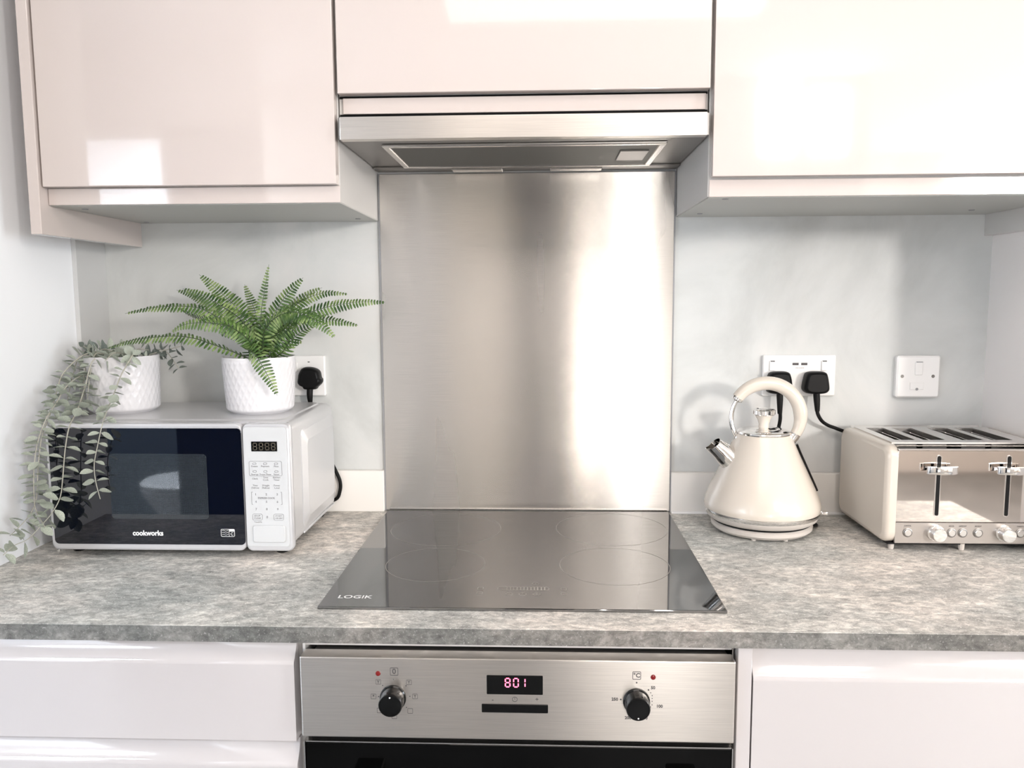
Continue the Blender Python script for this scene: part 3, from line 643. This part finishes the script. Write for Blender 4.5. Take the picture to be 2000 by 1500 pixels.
# ================================================================== OVEN
T = thing('built_in_oven', 'built-in steel oven with two black knobs below the hob', 'oven', (0, -0.3, -0.26))
YO = -0.6050
part('control_fascia', MB().box(-0.2985, 0.2905, YO, -0.580, -0.1535, -0.0385, 0.0016, 2), M['steel'], T, 'brushed steel control fascia')
part('housing', MB().box(-0.285, 0.285, -0.579, -0.06, -0.61, -0.040), M['steel_dull'], T)
pr = MB()
ring(pr, -0.1746, -0.1634, -0.0636, -0.0524, 0.0012, 0.0007, YO)
text(pr, '0', 0.0105, (-0.1690, YO, -0.0580), bold=0.0002)
ring(pr, 0.1534, 0.1646, -0.0646, -0.0534, 0.0012, 0.0007, YO)
text(pr, '°C', 0.0085, (0.1590, YO, -0.0590), bold=0.0002)
ring(pr, -0.1946, -0.1874, -0.0766, -0.0694, 0.0008, 0.0004, YO)
text(pr, 'Y', 0.0060, (-0.1910, YO, -0.0730), bold=0.0001)
ring(pr, -0.1526, -0.1454, -0.0766, -0.0694, 0.0008, 0.0004, YO)
text(pr, 'Y', 0.0060, (-0.1490, YO, -0.0730), bold=0.0001)
ring(pr, -0.2016, -0.1944, -0.0976, -0.0904, 0.0008, 0.0004, YO)
text(pr, '*', 0.0060, (-0.1980, YO, -0.0940), bold=0.0001)
ring(pr, -0.1446, -0.1374, -0.0966, -0.0894, 0.0008, 0.0004, YO)
text(pr, 'Y', 0.0060, (-0.1410, YO, -0.0930), bold=0.0001)
ring(pr, -0.1936, -0.1864, -0.1176, -0.1104, 0.0008, 0.0004, YO)
ring(pr, -0.1736, -0.1664, -0.1256, -0.1184, 0.0008, 0.0004, YO)
ring(pr, -0.1516, -0.1444, -0.1176, -0.1104, 0.0008, 0.0004, YO)
pr.lathe([(0.0008, 0.0), (0.0008, -0.0003)], (-0.1700, YO, -0.0690), 'y', 12)
pr.lathe([(0.0008, 0.0), (0.0008, -0.0003)], (-0.1850, YO, -0.0780), 'y', 12)
pr.lathe([(0.0008, 0.0), (0.0008, -0.0003)], (-0.1530, YO, -0.0780), 'y', 12)
pr.lathe([(0.0008, 0.0), (0.0008, -0.0003)], (-0.1910, YO, -0.0940), 'y', 12)
pr.lathe([(0.0008, 0.0), (0.0008, -0.0003)], (-0.1480, YO, -0.0930), 'y', 12)
pr.lathe([(0.0008, 0.0), (0.0008, -0.0003)], (-0.1530, YO, -0.1090), 'y', 12)
pr.lathe([(0.0011, 0.0), (0.0011, -0.0003)], (0.1590, YO, -0.0690), 'y', 12)
pr.lathe([(0.0011, 0.0), (0.0011, -0.0003)], (0.1750, YO, -0.0790), 'y', 12)
pr.lathe([(0.0011, 0.0), (0.0011, -0.0003)], (0.1380, YO, -0.0930), 'y', 12)
pr.lathe([(0.0007, 0.0), (0.0007, -0.0003)], (0.1780, YO, -0.0830), 'y', 12)
pr.lathe([(0.0007, 0.0), (0.0007, -0.0003)], (0.1800, YO, -0.0870), 'y', 12)
pr.lathe([(0.0007, 0.0), (0.0007, -0.0003)], (0.1800, YO, -0.0910), 'y', 12)
pr.lathe([(0.0007, 0.0), (0.0007, -0.0003)], (0.1800, YO, -0.0950), 'y', 12)
pr.lathe([(0.0007, 0.0), (0.0007, -0.0003)], (0.1800, YO, -0.1000), 'y', 12)
pr.lathe([(0.0007, 0.0), (0.0007, -0.0003)], (0.1780, YO, -0.1030), 'y', 12)
text(pr, '50', 0.0058, (0.1810, YO, -0.0760), bold=0.0002)
text(pr, '100', 0.0058, (0.1900, YO, -0.1020), bold=0.0002)
text(pr, '250', 0.0058, (0.1300, YO, -0.0930), bold=0.0002)
text(pr, '200', 0.0058, (0.1480, YO, -0.1190), bold=0.0002)
text(pr, '150', 0.0058, (0.1700, YO, -0.1190), bold=0.0002)
text(pr, '-', 0.0080, (-0.0350, YO, -0.0960), bold=0.0001)
text(pr, '+', 0.0080, (0.0250, YO, -0.0950), bold=0.0001)
ring(pr, -0.0086, -0.0014, -0.0986, -0.0914, 0.0034, 0.0006, YO)
pr.box(-0.0053, -0.0047, YO-0.0003, YO, -0.0955, -0.0925)
part('fascia_print', pr, M['darkprint'], T, kind='stuff')
dsp = part('clock_display', plate(MB(), -0.0430, 0.0330, -0.0880, -0.0610, 0.001, YO, YO-0.0008, 0.0002), M['blackgloss'], T)
mb = MB(); cx, _, cz = (-0.0100, -0.6050, -0.0710)
for k, dg in enumerate('80'): seg7(mb, cx-0.0045+0.0112*k, cz, 0.0062, 0.0120, YO-0.0009, dg, 0.0016)
seg7(mb, cx+0.0170, cz, 0.0040, 0.0120, YO-0.0009, '1', 0.0016)
part('digits', mb, M['led'], dsp, 'glowing red 801')
part('button_bar', plate(MB(), -0.0500, 0.0400, -0.1140, -0.1020, 0.001, YO, YO-0.0012, 0.0003), M['blackgloss'], T)
for (kx, _, kz), pa in (((-0.1710, -0.6050, -0.0950), 1.5), ((0.1590, -0.6050, -0.0950), -1.5)):
    k_ = part('knob', MB().lathe([(0.0180, 0.0), (0.0180, -0.0030), (0.0165, -0.0045), (0.0160, -0.0220), (0.0150, -0.0235), (0.0100, -0.0238)], (kx, YO, kz), 'y', 56), M['blackgloss'], T)
    part('pointer_dot', MB().lathe([(0.0011, 0.0), (0.0009, -0.0004)], (kx, YO-0.0237, kz+0.0118*(1 if pa > 0 else -1)), 'y', 12), M['mark'], k_)
for c3 in ((-0.1910, -0.6050, -0.0610), (0.1810, -0.6050, -0.0610)):
    part('indicator_lamp', MB().lathe([(0.0036, 0.0), (0.0032, -0.001), (0.002, -0.0014)], (c3[0], YO, c3[2]), 'y', 24), M['redlamp'], T)
part('vent_gap', MB().box(-0.292, 0.288, -0.585, -0.578, -0.1640, -0.1537), M['black_gap'], T)
dd = part('door', MB().box(-0.2965, 0.2895, -0.5990, -0.5800, -0.560, -0.1650, 0.001, 1), M['ovenglass'], T, 'black glass door')
part('door_trim', MB().box(-0.2960, 0.2890, -0.5985, -0.585, -0.1650, -0.1635).box(-0.2985, -0.2967, -0.600, -0.58, -0.56, -0.1640).box(0.2897, 0.2912, -0.600, -0.58, -0.56, -0.1640), M['satin'], dd)
for x in (-0.212, 0.226):
    part('handle_bracket', MB().box(x-0.020, x+0.020, -0.6350, -0.5990, -0.2600, -0.2080, 0.002, 1), M['blackplastic'], dd)
part('handle_bar', MB().tube([(-0.25, -0.642, -0.245), (0.26, -0.642, -0.245)], 0.009, 18), M['steel_dull'], dd)

# ================================================================== BASE UNITS
def jfront(x0, x1, zt, zs, zb, yf=-0.5900, yr=-0.5740):
    """handleless front: inclined top lip from (yr, zt) down to (yf, zs), flat face to zb"""
    P = [(-0.566, zt), (yr, zt), (yr-0.0010, zt-0.002)]
    for i in range(1, 9):
        t = i/9; P.append((yr-0.001+(yf-yr+0.001)*(t**1.6), zt-0.002+(zs-zt+0.002)*t))
    P += [(yf, zs), (yf-0.0006, zs-0.0035), (yf-0.0006, zb+0.0008), (yf+0.0006, zb), (-0.566, zb)]
    return MB().loft([[(x0, y, z) for y, z in P], [(x1, y, z) for y, z in P]])
T = thing('drawer_unit', 'white handleless drawer unit below the microwave', 'drawer unit', (-0.59, -0.3, -0.9))
part('carcass', MB().box(-0.8825, -0.3035, -0.565, -0.02, -0.76, -0.0245), M['carcass'], T)
part('drawer_front', jfront(-0.8825, -0.3115, -0.0250, -0.0545, -0.1700), M['lowgloss'], T)
part('drawer_front', jfront(-0.8825, -0.3115, -0.1730, -0.2040, -0.4600), M['lowgloss'], T)
part('drawer_front', jfront(-0.8825, -0.3115, -0.4630, -0.4930, -0.7550), M['lowgloss'], T)
part('plinth', MB().box(-0.8825, -0.3035, -0.54, -0.52, -0.909, -0.762), M['lowgloss'], T)
T = thing('oven_housing', 'narrow white oven housing frame around the built-in oven', 'cabinet', (0, -0.3, -0.9))
part('top_rail', MB().box(-0.301, 0.293, -0.572, -0.55, -0.0365, -0.0245), M['carcass'], T)
part('side_board', MB().box(-0.3032, -0.2995, -0.575, -0.02, -0.90, -0.0245), M['carcass'], T)
part('side_board', MB().box(0.2925, 0.2945, -0.575, -0.02, -0.90, -0.0245), M['steel_dull'], T)
part('bottom_board', MB().box(-0.2995, 0.2925, -0.575, -0.02, -0.80, -0.62), M['carcass'], T)
T = thing('base_cabinet', 'white handleless base cabinet below the kettle and toaster', 'cabinet', (0.61, -0.3, -0.9))
part('filler_panel', MB().box(0.2965, 0.3155, -0.592, -0.02, -0.90, -0.0245, 0.0008, 1), M['lowgloss'], T, 'narrow upright panel beside the oven')
part('carcass', MB().box(0.3160, 0.9275, -0.565, -0.02, -0.76, -0.0300), M['carcass'], T)
part('top_gap', MB().box(0.3160, 0.9275, -0.572, -0.562, -0.0300, -0.0225), M['black_gap'], T)
part('door', jfront(0.3180, 0.9265, -0.0300, -0.0680, -0.7550), M['lowgloss'], T)
part('plinth', MB().box(0.3160, 0.9275, -0.54, -0.52, -0.909, -0.762), M['lowgloss'], T)

# ================================================================== POTTED PLANTS
ZT = 0.2366
def pot_mesh(cx, cy, rb, rt, h):
    n, rows = 192, 52; loops = [[(cx+(rb-0.008)*math.cos(2*PI*j/n), cy+(rb-0.008)*math.sin(2*PI*j/n), ZT) for j in range(n)]]
    for i in range(rows+1):
        t = i/rows; z = ZT + 0.002 + (h-0.004)*t
        r = rb + (rt-rb)*t - 0.006*max(0, 1-t/0.06)**2
        L = []
        for j in range(n):
            th = 2*PI*j/n; u = th/(2*PI)*32; v = (h*t)/0.0130
            a = abs(((u+v*0.5) % 1)-0.5)*2; b = abs(((u-v*0.5) % 1)-0.5)*2
            rg = max(a, b)**5; edge = min(1, max(0, (t-0.03)*20))*min(1, max(0, (0.965-t)*30))
            rr = r + 0.0013*rg*edge
            L.append((cx+rr*math.cos(th), cy+rr*math.sin(th), z))
        loops.append(L)
    for rr, z in ((rt-0.0005, ZT+h), (rt-0.0030, ZT+h), (rt-0.0040, ZT+h-0.002), (rt-0.005, ZT+h-0.014)):
        loops.append([(cx+rr*math.cos(2*PI*j/n), cy+rr*math.sin(2*PI*j/n), z) for j in range(n)])
    return MB().loft(loops)
def soil_mesh(cx, cy, r, z):
    rnd = random.Random(3); loops = []
    for rr in (r, r*0.75, r*0.5, r*0.25, 0.002): loops.append([(cx+rr*math.cos(2*PI*j/28), cy+rr*math.sin(2*PI*j/28), z+rnd.uniform(0, 0.004)+(0.004 if rr < r else 0)) for j in range(28)])
    return MB().loft(loops, cap0=False)

# ---- fern
FX, FY = -0.5000, -0.1650
T = thing('potted_fern', 'green fern in a white diamond-textured pot on the right of the microwave', 'plant', (FX, FY, ZT))
part('pot', pot_mesh(FX, FY, 0.0600, 0.0665, 0.1040), M['pot'], T, angle=60)
part('soil', soil_mesh(FX, FY, 0.0615, ZT+0.0900), M['soil'], T)
def frond(pts, wmax, nrm, droop=0.25):
    P = catmull(pts, 10); n = len(P); Ls = [0]
    for i in range(1, n): Ls.append(Ls[-1]+(P[i]-P[i-1]).length)
    tot = Ls[-1]; st = MB().tube(P, [0.0012*(1-0.75*l/tot) for l in Ls], 6); lf = MB()
    s = 0.02*tot + 0.012; step = 0.0080; i = 0; k = 0
    nrm = Vector(nrm).normalized()
    while s < tot*0.985:
        while Ls[i+1] < s: i += 1
        t = (s-Ls[i])/(Ls[i+1]-Ls[i]); p = P[i].lerp(P[i+1], t); T_ = (P[i+1]-P[i]).normalized()
        q = s/tot; ln = wmax*min(1, 0.45+q*2.0)*(1-max(0, (q-0.5)/0.5)**1.5*0.86)
        sd = T_.cross(nrm).normalized(); N = sd.cross(T_).normalized()
        for sg in (-1, 1):
            d = (sd*sg + T_*(0.28+random.uniform(-.06, .06)) - N*droop*random.uniform(0.4, 1.3)).normalized()
            wv = T_.cross(N*1.0).cross(N); wdir = (T_ - d*T_.dot(d)).normalized(); hw = 0.0017 + ln*0.032
            o = p; up = d.cross(wdir)
            c = [o, o+d*ln*0.12+wdir*hw*0.8, o+d*ln*0.45+wdir*hw, o+d*ln*0.82+wdir*hw*0.75, o+d*ln*1.0 - up*ln*0.05*sg, o+d*ln*0.82-wdir*hw*0.7, o+d*ln*0.45-wdir*hw*0.95, o+d*ln*0.12-wdir*hw*0.75, o+d*ln*0.45+up*0.0010*sg, o+d*ln*0.82+up*0.0006*sg]
            lf.add(c, [(0, 1, 8), (1, 2, 8), (2, 3, 9, 8), (3, 4, 9), (4, 5, 9), (5, 6, 8, 9), (6, 7, 8), (7, 0, 8)])
        s += step*(1-0.35*q); k += 1
    return st, lf
fronds = [
    ([(-0.5010, -0.1650, 0.3360), (-0.5130, -0.1700, 0.3580), (-0.5350, -0.1800, 0.3890), (-0.5680, -0.1900, 0.4160), (-0.5950, -0.2000, 0.4310), (-0.6330, -0.2100, 0.4350), (-0.6810, -0.2150, 0.4310), (-0.7220, -0.2200, 0.4220)], 0.019, (0, -0.55, 0.8)),
    ([(-0.5000, -0.1900, 0.3330), (-0.5270, -0.2050, 0.3490), (-0.5610, -0.2250, 0.3660), (-0.5920, -0.2350, 0.3780), (-0.6260, -0.2400, 0.3820), (-0.6690, -0.2450, 0.3790), (-0.7060, -0.2450, 0.3730), (-0.7440, -0.2450, 0.3610)], 0.019, (0, -0.5, 0.85)),
    ([(-0.5010, -0.1650, 0.3360), (-0.5040, -0.1600, 0.3550), (-0.5220, -0.1500, 0.3990), (-0.5510, -0.1350, 0.4310), (-0.5870, -0.1200, 0.4610), (-0.6310, -0.1100, 0.4950)], 0.023, (0.3, -0.9, 0.3)),
    ([(-0.5010, -0.1650, 0.3360), (-0.5140, -0.1650, 0.3830), (-0.5360, -0.1650, 0.4130), (-0.5690, -0.1600, 0.4340), (-0.6080, -0.1550, 0.4550), (-0.6460, -0.1500, 0.4670)], 0.022, (0.1, -0.75, 0.6)),
    ([(-0.5010, -0.1650, 0.3360), (-0.5100, -0.1500, 0.3640), (-0.5500, -0.1200, 0.3920), (-0.6060, -0.0900, 0.4240), (-0.6530, -0.0750, 0.4520), (-0.6960, -0.0700, 0.4660)], 0.019, (0.1, -0.8, 0.5)),
    ([(-0.5010, -0.1650, 0.3360), (-0.5290, -0.1500, 0.3740), (-0.5710, -0.1300, 0.3970), (-0.6120, -0.1150, 0.4060), (-0.6520, -0.1000, 0.4140), (-0.6860, -0.0900, 0.4310)], 0.018, (0, -0.6, -0.6)),
    ([(-0.4960, -0.1900, 0.3350), (-0.4930, -0.2050, 0.3560), (-0.5020, -0.2250, 0.3800), (-0.5250, -0.2450, 0.4000), (-0.5600, -0.2600, 0.4060), (-0.5930, -0.2650, 0.4030), (-0.6160, -0.2650, 0.3910)], 0.021, (0, -0.75, 0.6)),
    ([(-0.5010, -0.1650, 0.3360), (-0.4990, -0.1600, 0.3530), (-0.4960, -0.1550, 0.4200), (-0.4930, -0.1500, 0.4470), (-0.4880, -0.1450, 0.4800), (-0.4830, -0.1400, 0.5120)], 0.012, (0.75, -0.65, 0)),
    ([(-0.5010, -0.1650, 0.3360), (-0.4930, -0.1600, 0.3530), (-0.4840, -0.1500, 0.4010), (-0.4650, -0.1450, 0.4340), (-0.4440, -0.1400, 0.4630), (-0.4200, -0.1350, 0.4870)], 0.023, (-0.2, -0.95, 0.2)),
    ([(-0.5010, -0.1650, 0.3360), (-0.5060, -0.1400, 0.3520), (-0.5260, -0.1000, 0.4140), (-0.5440, -0.0800, 0.4480), (-0.5580, -0.0700, 0.4760)], 0.018, (0.4, -0.9, 0.1)),
    ([(-0.5010, -0.1650, 0.3360), (-0.4850, -0.1650, 0.3530), (-0.4630, -0.1650, 0.3770), (-0.4290, -0.1600, 0.4100), (-0.3970, -0.1550, 0.4240), (-0.3600, -0.1500, 0.4340), (-0.3170, -0.1450, 0.4400), (-0.2900, -0.1400, 0.4410), (-0.2650, -0.1350, 0.4400)], 0.021, (0, -0.75, 0.6)),
    ([(-0.5010, -0.1650, 0.3360), (-0.4890, -0.1500, 0.3540), (-0.4740, -0.1300, 0.4060), (-0.4450, -0.1200, 0.4330), (-0.4150, -0.1100, 0.4510), (-0.3820, -0.1050, 0.4590), (-0.3450, -0.1000, 0.4560)], 0.019, (0, -0.7, 0.65)),
    ([(-0.5010, -0.1650, 0.3360), (-0.4940, -0.1400, 0.3540), (-0.4760, -0.1000, 0.4130), (-0.4500, -0.0800, 0.4440), (-0.4230, -0.0700, 0.4620), (-0.4040, -0.0650, 0.4690)], 0.017, (-0.2, -0.9, 0.3)),
    ([(-0.5010, -0.1650, 0.3360), (-0.4820, -0.1600, 0.3670), (-0.4540, -0.1500, 0.3990), (-0.4210, -0.1400, 0.4120), (-0.3830, -0.1350, 0.4090), (-0.3490, -0.1300, 0.4030), (-0.3200, -0.1250, 0.3960)], 0.02, (0, -0.7, 0.65)),
    ([(-0.4890, -0.1900, 0.3350), (-0.4790, -0.2000, 0.3620), (-0.4710, -0.2100, 0.3900), (-0.4490, -0.2200, 0.4120), (-0.4120, -0.2350, 0.4240), (-0.3740, -0.2500, 0.4140), (-0.3480, -0.2550, 0.3970), (-0.3310, -0.2550, 0.3800)], 0.024, (0.2, -0.8, 0.6)),
    ([(-0.4740, -0.1850, 0.3350), (-0.4450, -0.2000, 0.3480), (-0.4260, -0.2050, 0.3700), (-0.4000, -0.2100, 0.3900), (-0.3740, -0.2100, 0.4010)], 0.019, (0, -0.6, -0.6)),
    ([(-0.4960, -0.2000, 0.3360), (-0.4960, -0.2250, 0.3550), (-0.4760, -0.2450, 0.3480), (-0.4580, -0.2520, 0.3210), (-0.4460, -0.2540, 0.2980), (-0.4370, -0.2540, 0.2770)], 0.018, (0.25, -1, 0.1)),
    ([(-0.5010, -0.1650, 0.3360), (-0.4900, -0.1800, 0.3560), (-0.4790, -0.1900, 0.3870), (-0.4610, -0.1950, 0.4060), (-0.4290, -0.2000, 0.4210)], 0.022, (-0.3, -0.8, 0.4)),
    ([(-0.4810, -0.1800, 0.3340), (-0.4570, -0.1900, 0.3570), (-0.4360, -0.1950, 0.3810), (-0.4100, -0.2000, 0.3950)], 0.022, (-0.5, -0.7, 0.3)),
    ([(-0.5010, -0.1650, 0.3360), (-0.5010, -0.1800, 0.3610), (-0.5090, -0.1900, 0.3810), (-0.5270, -0.2000, 0.3860), (-0.5530, -0.2100, 0.3840)], 0.022, (0.3, -0.8, 0.4)),
    ([(-0.5010, -0.1650, 0.3360), (-0.4880, -0.1800, 0.3470), (-0.4760, -0.1900, 0.3660), (-0.4480, -0.2000, 0.3870), (-0.4160, -0.2100, 0.4000)], 0.024, (-0.4, -0.8, 0.2)),
    ([(-0.4960, -0.1500, 0.3350), (-0.4940, -0.1000, 0.3410), (-0.4740, -0.0800, 0.3580), (-0.4450, -0.0750, 0.3620)], 0.018, (-0.2, -0.8, 0.4))
]
for pts, wmax, nrm in fronds:
    a, b_ = frond(pts, wmax, nrm)
    q = part('frond', b_, M['fern'], T)
    part('rachis', a, M['fernstem'], q)

# ---- eucalyptus
EX, EY = -0.7655, -0.1600
T = thing('potted_eucalyptus', 'trailing grey-green eucalyptus in a white diamond-textured pot on the left of the microwave', 'plant', (EX, EY, ZT))
part('pot', pot_mesh(EX, EY, 0.0620, 0.0655, 0.1060), M['pot'], T, angle=60)
part('soil', soil_mesh(EX, EY, 0.0605, ZT+0.0920), M['soil'], T)
def leaf_mesh(name, ln, wd, cup, m):
    v = [(0, 0, 0)]; f = []; n = 5
    rows = []
    for i in range(1, n+1):
        t = i/(n+0.0); x = ln*t; hw = wd*math.sin(PI*min(1, t*0.93+0.05))**0.75
        if i == n: hw = wd*0.12
        v += [(x, -hw, cup*(hw/wd)**2+0.0004), (x, 0, -cup*0.2*math.sin(PI*t)), (x, hw, cup*(hw/wd)**2+0.0004)]; rows.append(len(v)-3)
    f += [(0, 1, 2), (0, 2, 3)]
    for a in range(n-1):
        r0, r1 = rows[a], rows[a+1]; f += [(r0, r1, r1+1, r0+1), (r0+1, r1+1, r1+2, r0+2)]
    me = bpy.data.meshes.new(name); me.from_pydata(v, [], f); me.materials.append(m); me.shade_smooth(); return me
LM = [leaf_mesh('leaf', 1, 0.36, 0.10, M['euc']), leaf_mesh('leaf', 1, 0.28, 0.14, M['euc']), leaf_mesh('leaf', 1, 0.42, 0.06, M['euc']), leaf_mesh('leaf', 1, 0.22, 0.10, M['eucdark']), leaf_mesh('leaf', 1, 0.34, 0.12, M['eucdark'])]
rl = random.Random(11)
def stem(pts, size, gap, dark=False, size_end=None, ang0=0.0):
    P = catmull(pts, 8); L = [0]
    for i in range(1, len(P)): L.append(L[-1]+(P[i]-P[i-1]).length)
    st = part('stem', MB().tube(P, [0.0013*(1-0.5*l/L[-1]) for l in L], 7), M['eucstem'], T)
    s = gap*0.5; i = 0; k = 0; org = Vector((EX, EY, ZT))
    while s < L[-1]:
        while i < len(L)-2 and L[i+1] < s: i += 1
        t = (s-L[i])/(L[i+1]-L[i]); p = P[i].lerp(P[i+1], t); T_ = (P[i+1]-P[i]).normalized()
        q = s/L[-1]; sz = size if size_end is None else size+(size_end-size)*q
        a = ang0 + (0 if k % 2 == 0 else PI*0.38) + rl.uniform(-0.35, 0.35)
        side = T_.cross(Vector((0, -1, 0))); side = side.normalized() if side.length > 0.1 else Vector((1, 0, 0)); fw = side.cross(T_).normalized()
        for sg in (0, PI):
            aa = a+sg
            d = (side*math.cos(aa) + fw*math.sin(aa)*0.7 + T_*rl.uniform(0.05, 0.45) + Vector((0, 0, rl.uniform(-0.1, 0.25)))).normalized()
            nn = (-T_*0.9 + Vector((0, -1, 0))*rl.uniform(-0.1, 0.9) + Vector((0, 0, 0.3))); nn = (nn-d*nn.dot(d)).normalized()
            yv = nn.cross(d); sc = 1.16*sz*rl.uniform(0.82, 1.2)
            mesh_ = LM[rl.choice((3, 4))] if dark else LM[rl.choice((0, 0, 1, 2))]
            ob = bpy.data.objects.new('leaf', mesh_); COL.objects.link(ob); ob.parent = st
            q0 = p-org+d*0.0012
            if q0.y+org.y + d.y*sc > -0.02: continue
            m4 = Matrix(((d.x*sc, yv.x*sc, nn.x*sc, q0.x), (d.y*sc, yv.y*sc, nn.y*sc, q0.y), (d.z*sc, yv.z*sc, nn.z*sc, q0.z), (0, 0, 0, 1)))
            ob.matrix_local = m4
        s += gap*rl.uniform(0.85, 1.15); k += 1
stems = [
    ([(-0.7380, -0.1900, 0.3340), (-0.7050, -0.2350, 0.3470), (-0.7240, -0.2420, 0.3120), (-0.7360, -0.2500, 0.2760), (-0.7210, -0.3000, 0.2550), (-0.7110, -0.3340, 0.2360), (-0.7160, -0.3400, 0.2070), (-0.7250, -0.3400, 0.1720), (-0.7260, -0.3380, 0.1420), (-0.7210, -0.3360, 0.1090)], 0.0165, 0.0165),
    ([(-0.7620, -0.1900, 0.3340), (-0.7820, -0.2250, 0.3390), (-0.7930, -0.2400, 0.2900), (-0.7830, -0.2850, 0.2530), (-0.7680, -0.3340, 0.2330), (-0.7730, -0.3420, 0.1940), (-0.7780, -0.3450, 0.1490), (-0.7820, -0.3500, 0.1150), (-0.7920, -0.3600, 0.0900), (-0.8050, -0.3700, 0.0720), (-0.8180, -0.3850, 0.0540), (-0.8320, -0.4000, 0.0470), (-0.8450, -0.4100, 0.0340)], 0.0165, 0.017, False, 0.021),
    ([(-0.7780, -0.1700, 0.3320), (-0.8130, -0.1900, 0.3480), (-0.8420, -0.2200, 0.3160), (-0.8400, -0.2500, 0.2810), (-0.8220, -0.3000, 0.2490), (-0.8150, -0.3350, 0.2200), (-0.8160, -0.3450, 0.1870), (-0.8210, -0.3450, 0.1540), (-0.8230, -0.3500, 0.1140), (-0.8280, -0.3600, 0.0900), (-0.8360, -0.3800, 0.0720), (-0.8380, -0.4000, 0.0640)], 0.0145, 0.015, False, 0.019),
    ([(-0.7780, -0.1800, 0.3330), (-0.8050, -0.2000, 0.3390), (-0.8080, -0.2150, 0.3080), (-0.8060, -0.2250, 0.2730), (-0.7960, -0.2700, 0.2430)], 0.019, 0.015),
    ([(-0.7890, -0.1600, 0.3310), (-0.8370, -0.1700, 0.3420), (-0.8460, -0.1850, 0.3120), (-0.8470, -0.1950, 0.2900), (-0.8370, -0.2300, 0.2510)], 0.0185, 0.014),
    ([(-0.7630, -0.1800, 0.3330), (-0.7900, -0.2000, 0.3490), (-0.7910, -0.2200, 0.3220), (-0.7900, -0.2350, 0.2860), (-0.7880, -0.2450, 0.2590)], 0.019, 0.015),
    ([(-0.7450, -0.1400, 0.3300), (-0.7410, -0.1000, 0.3420), (-0.7220, -0.0850, 0.3480), (-0.7090, -0.0750, 0.3280), (-0.6990, -0.0700, 0.3080)], 0.015, 0.012, True),
    ([(-0.7450, -0.1500, 0.3310), (-0.7240, -0.1200, 0.3430), (-0.7010, -0.1050, 0.3500), (-0.6790, -0.0950, 0.3560)], 0.015, 0.012, True),
    ([(-0.7830, -0.1700, 0.3320), (-0.8200, -0.2350, 0.3000), (-0.8110, -0.3000, 0.2670), (-0.8080, -0.3350, 0.2440), (-0.8190, -0.3450, 0.2030), (-0.8240, -0.3500, 0.1600), (-0.8230, -0.3550, 0.1290), (-0.8190, -0.3600, 0.0980), (-0.7970, -0.3720, 0.0700)], 0.0145, 0.015, False, 0.018),
    ([(-0.7850, -0.1500, 0.3310), (-0.8190, -0.1500, 0.3460), (-0.8380, -0.1500, 0.3550), (-0.8540, -0.1500, 0.3670)], 0.015, 0.013, True),
    ([(-0.7590, -0.1700, 0.3310), (-0.7670, -0.1800, 0.3470), (-0.7800, -0.1900, 0.3560), (-0.7930, -0.2000, 0.3510)], 0.018, 0.012),
    ([(-0.7540, -0.1600, 0.3300), (-0.7410, -0.1600, 0.3460), (-0.7330, -0.1600, 0.3540), (-0.7130, -0.1600, 0.3520)], 0.015, 0.011),
    ([(-0.7530, -0.1800, 0.3320), (-0.7430, -0.2000, 0.3470), (-0.7480, -0.2200, 0.3500), (-0.7560, -0.2350, 0.3370)], 0.018, 0.012),
    ([(-0.7750, -0.1400, 0.3290), (-0.8050, -0.1300, 0.3460), (-0.8360, -0.1200, 0.3530), (-0.8570, -0.1100, 0.3470)], 0.015, 0.012, True),
    ([(-0.7650, -0.1500, 0.3300), (-0.7590, -0.1400, 0.3470), (-0.7760, -0.1300, 0.3540), (-0.7910, -0.1300, 0.3580)], 0.015, 0.011)
]
for a in stems: stem(*a)
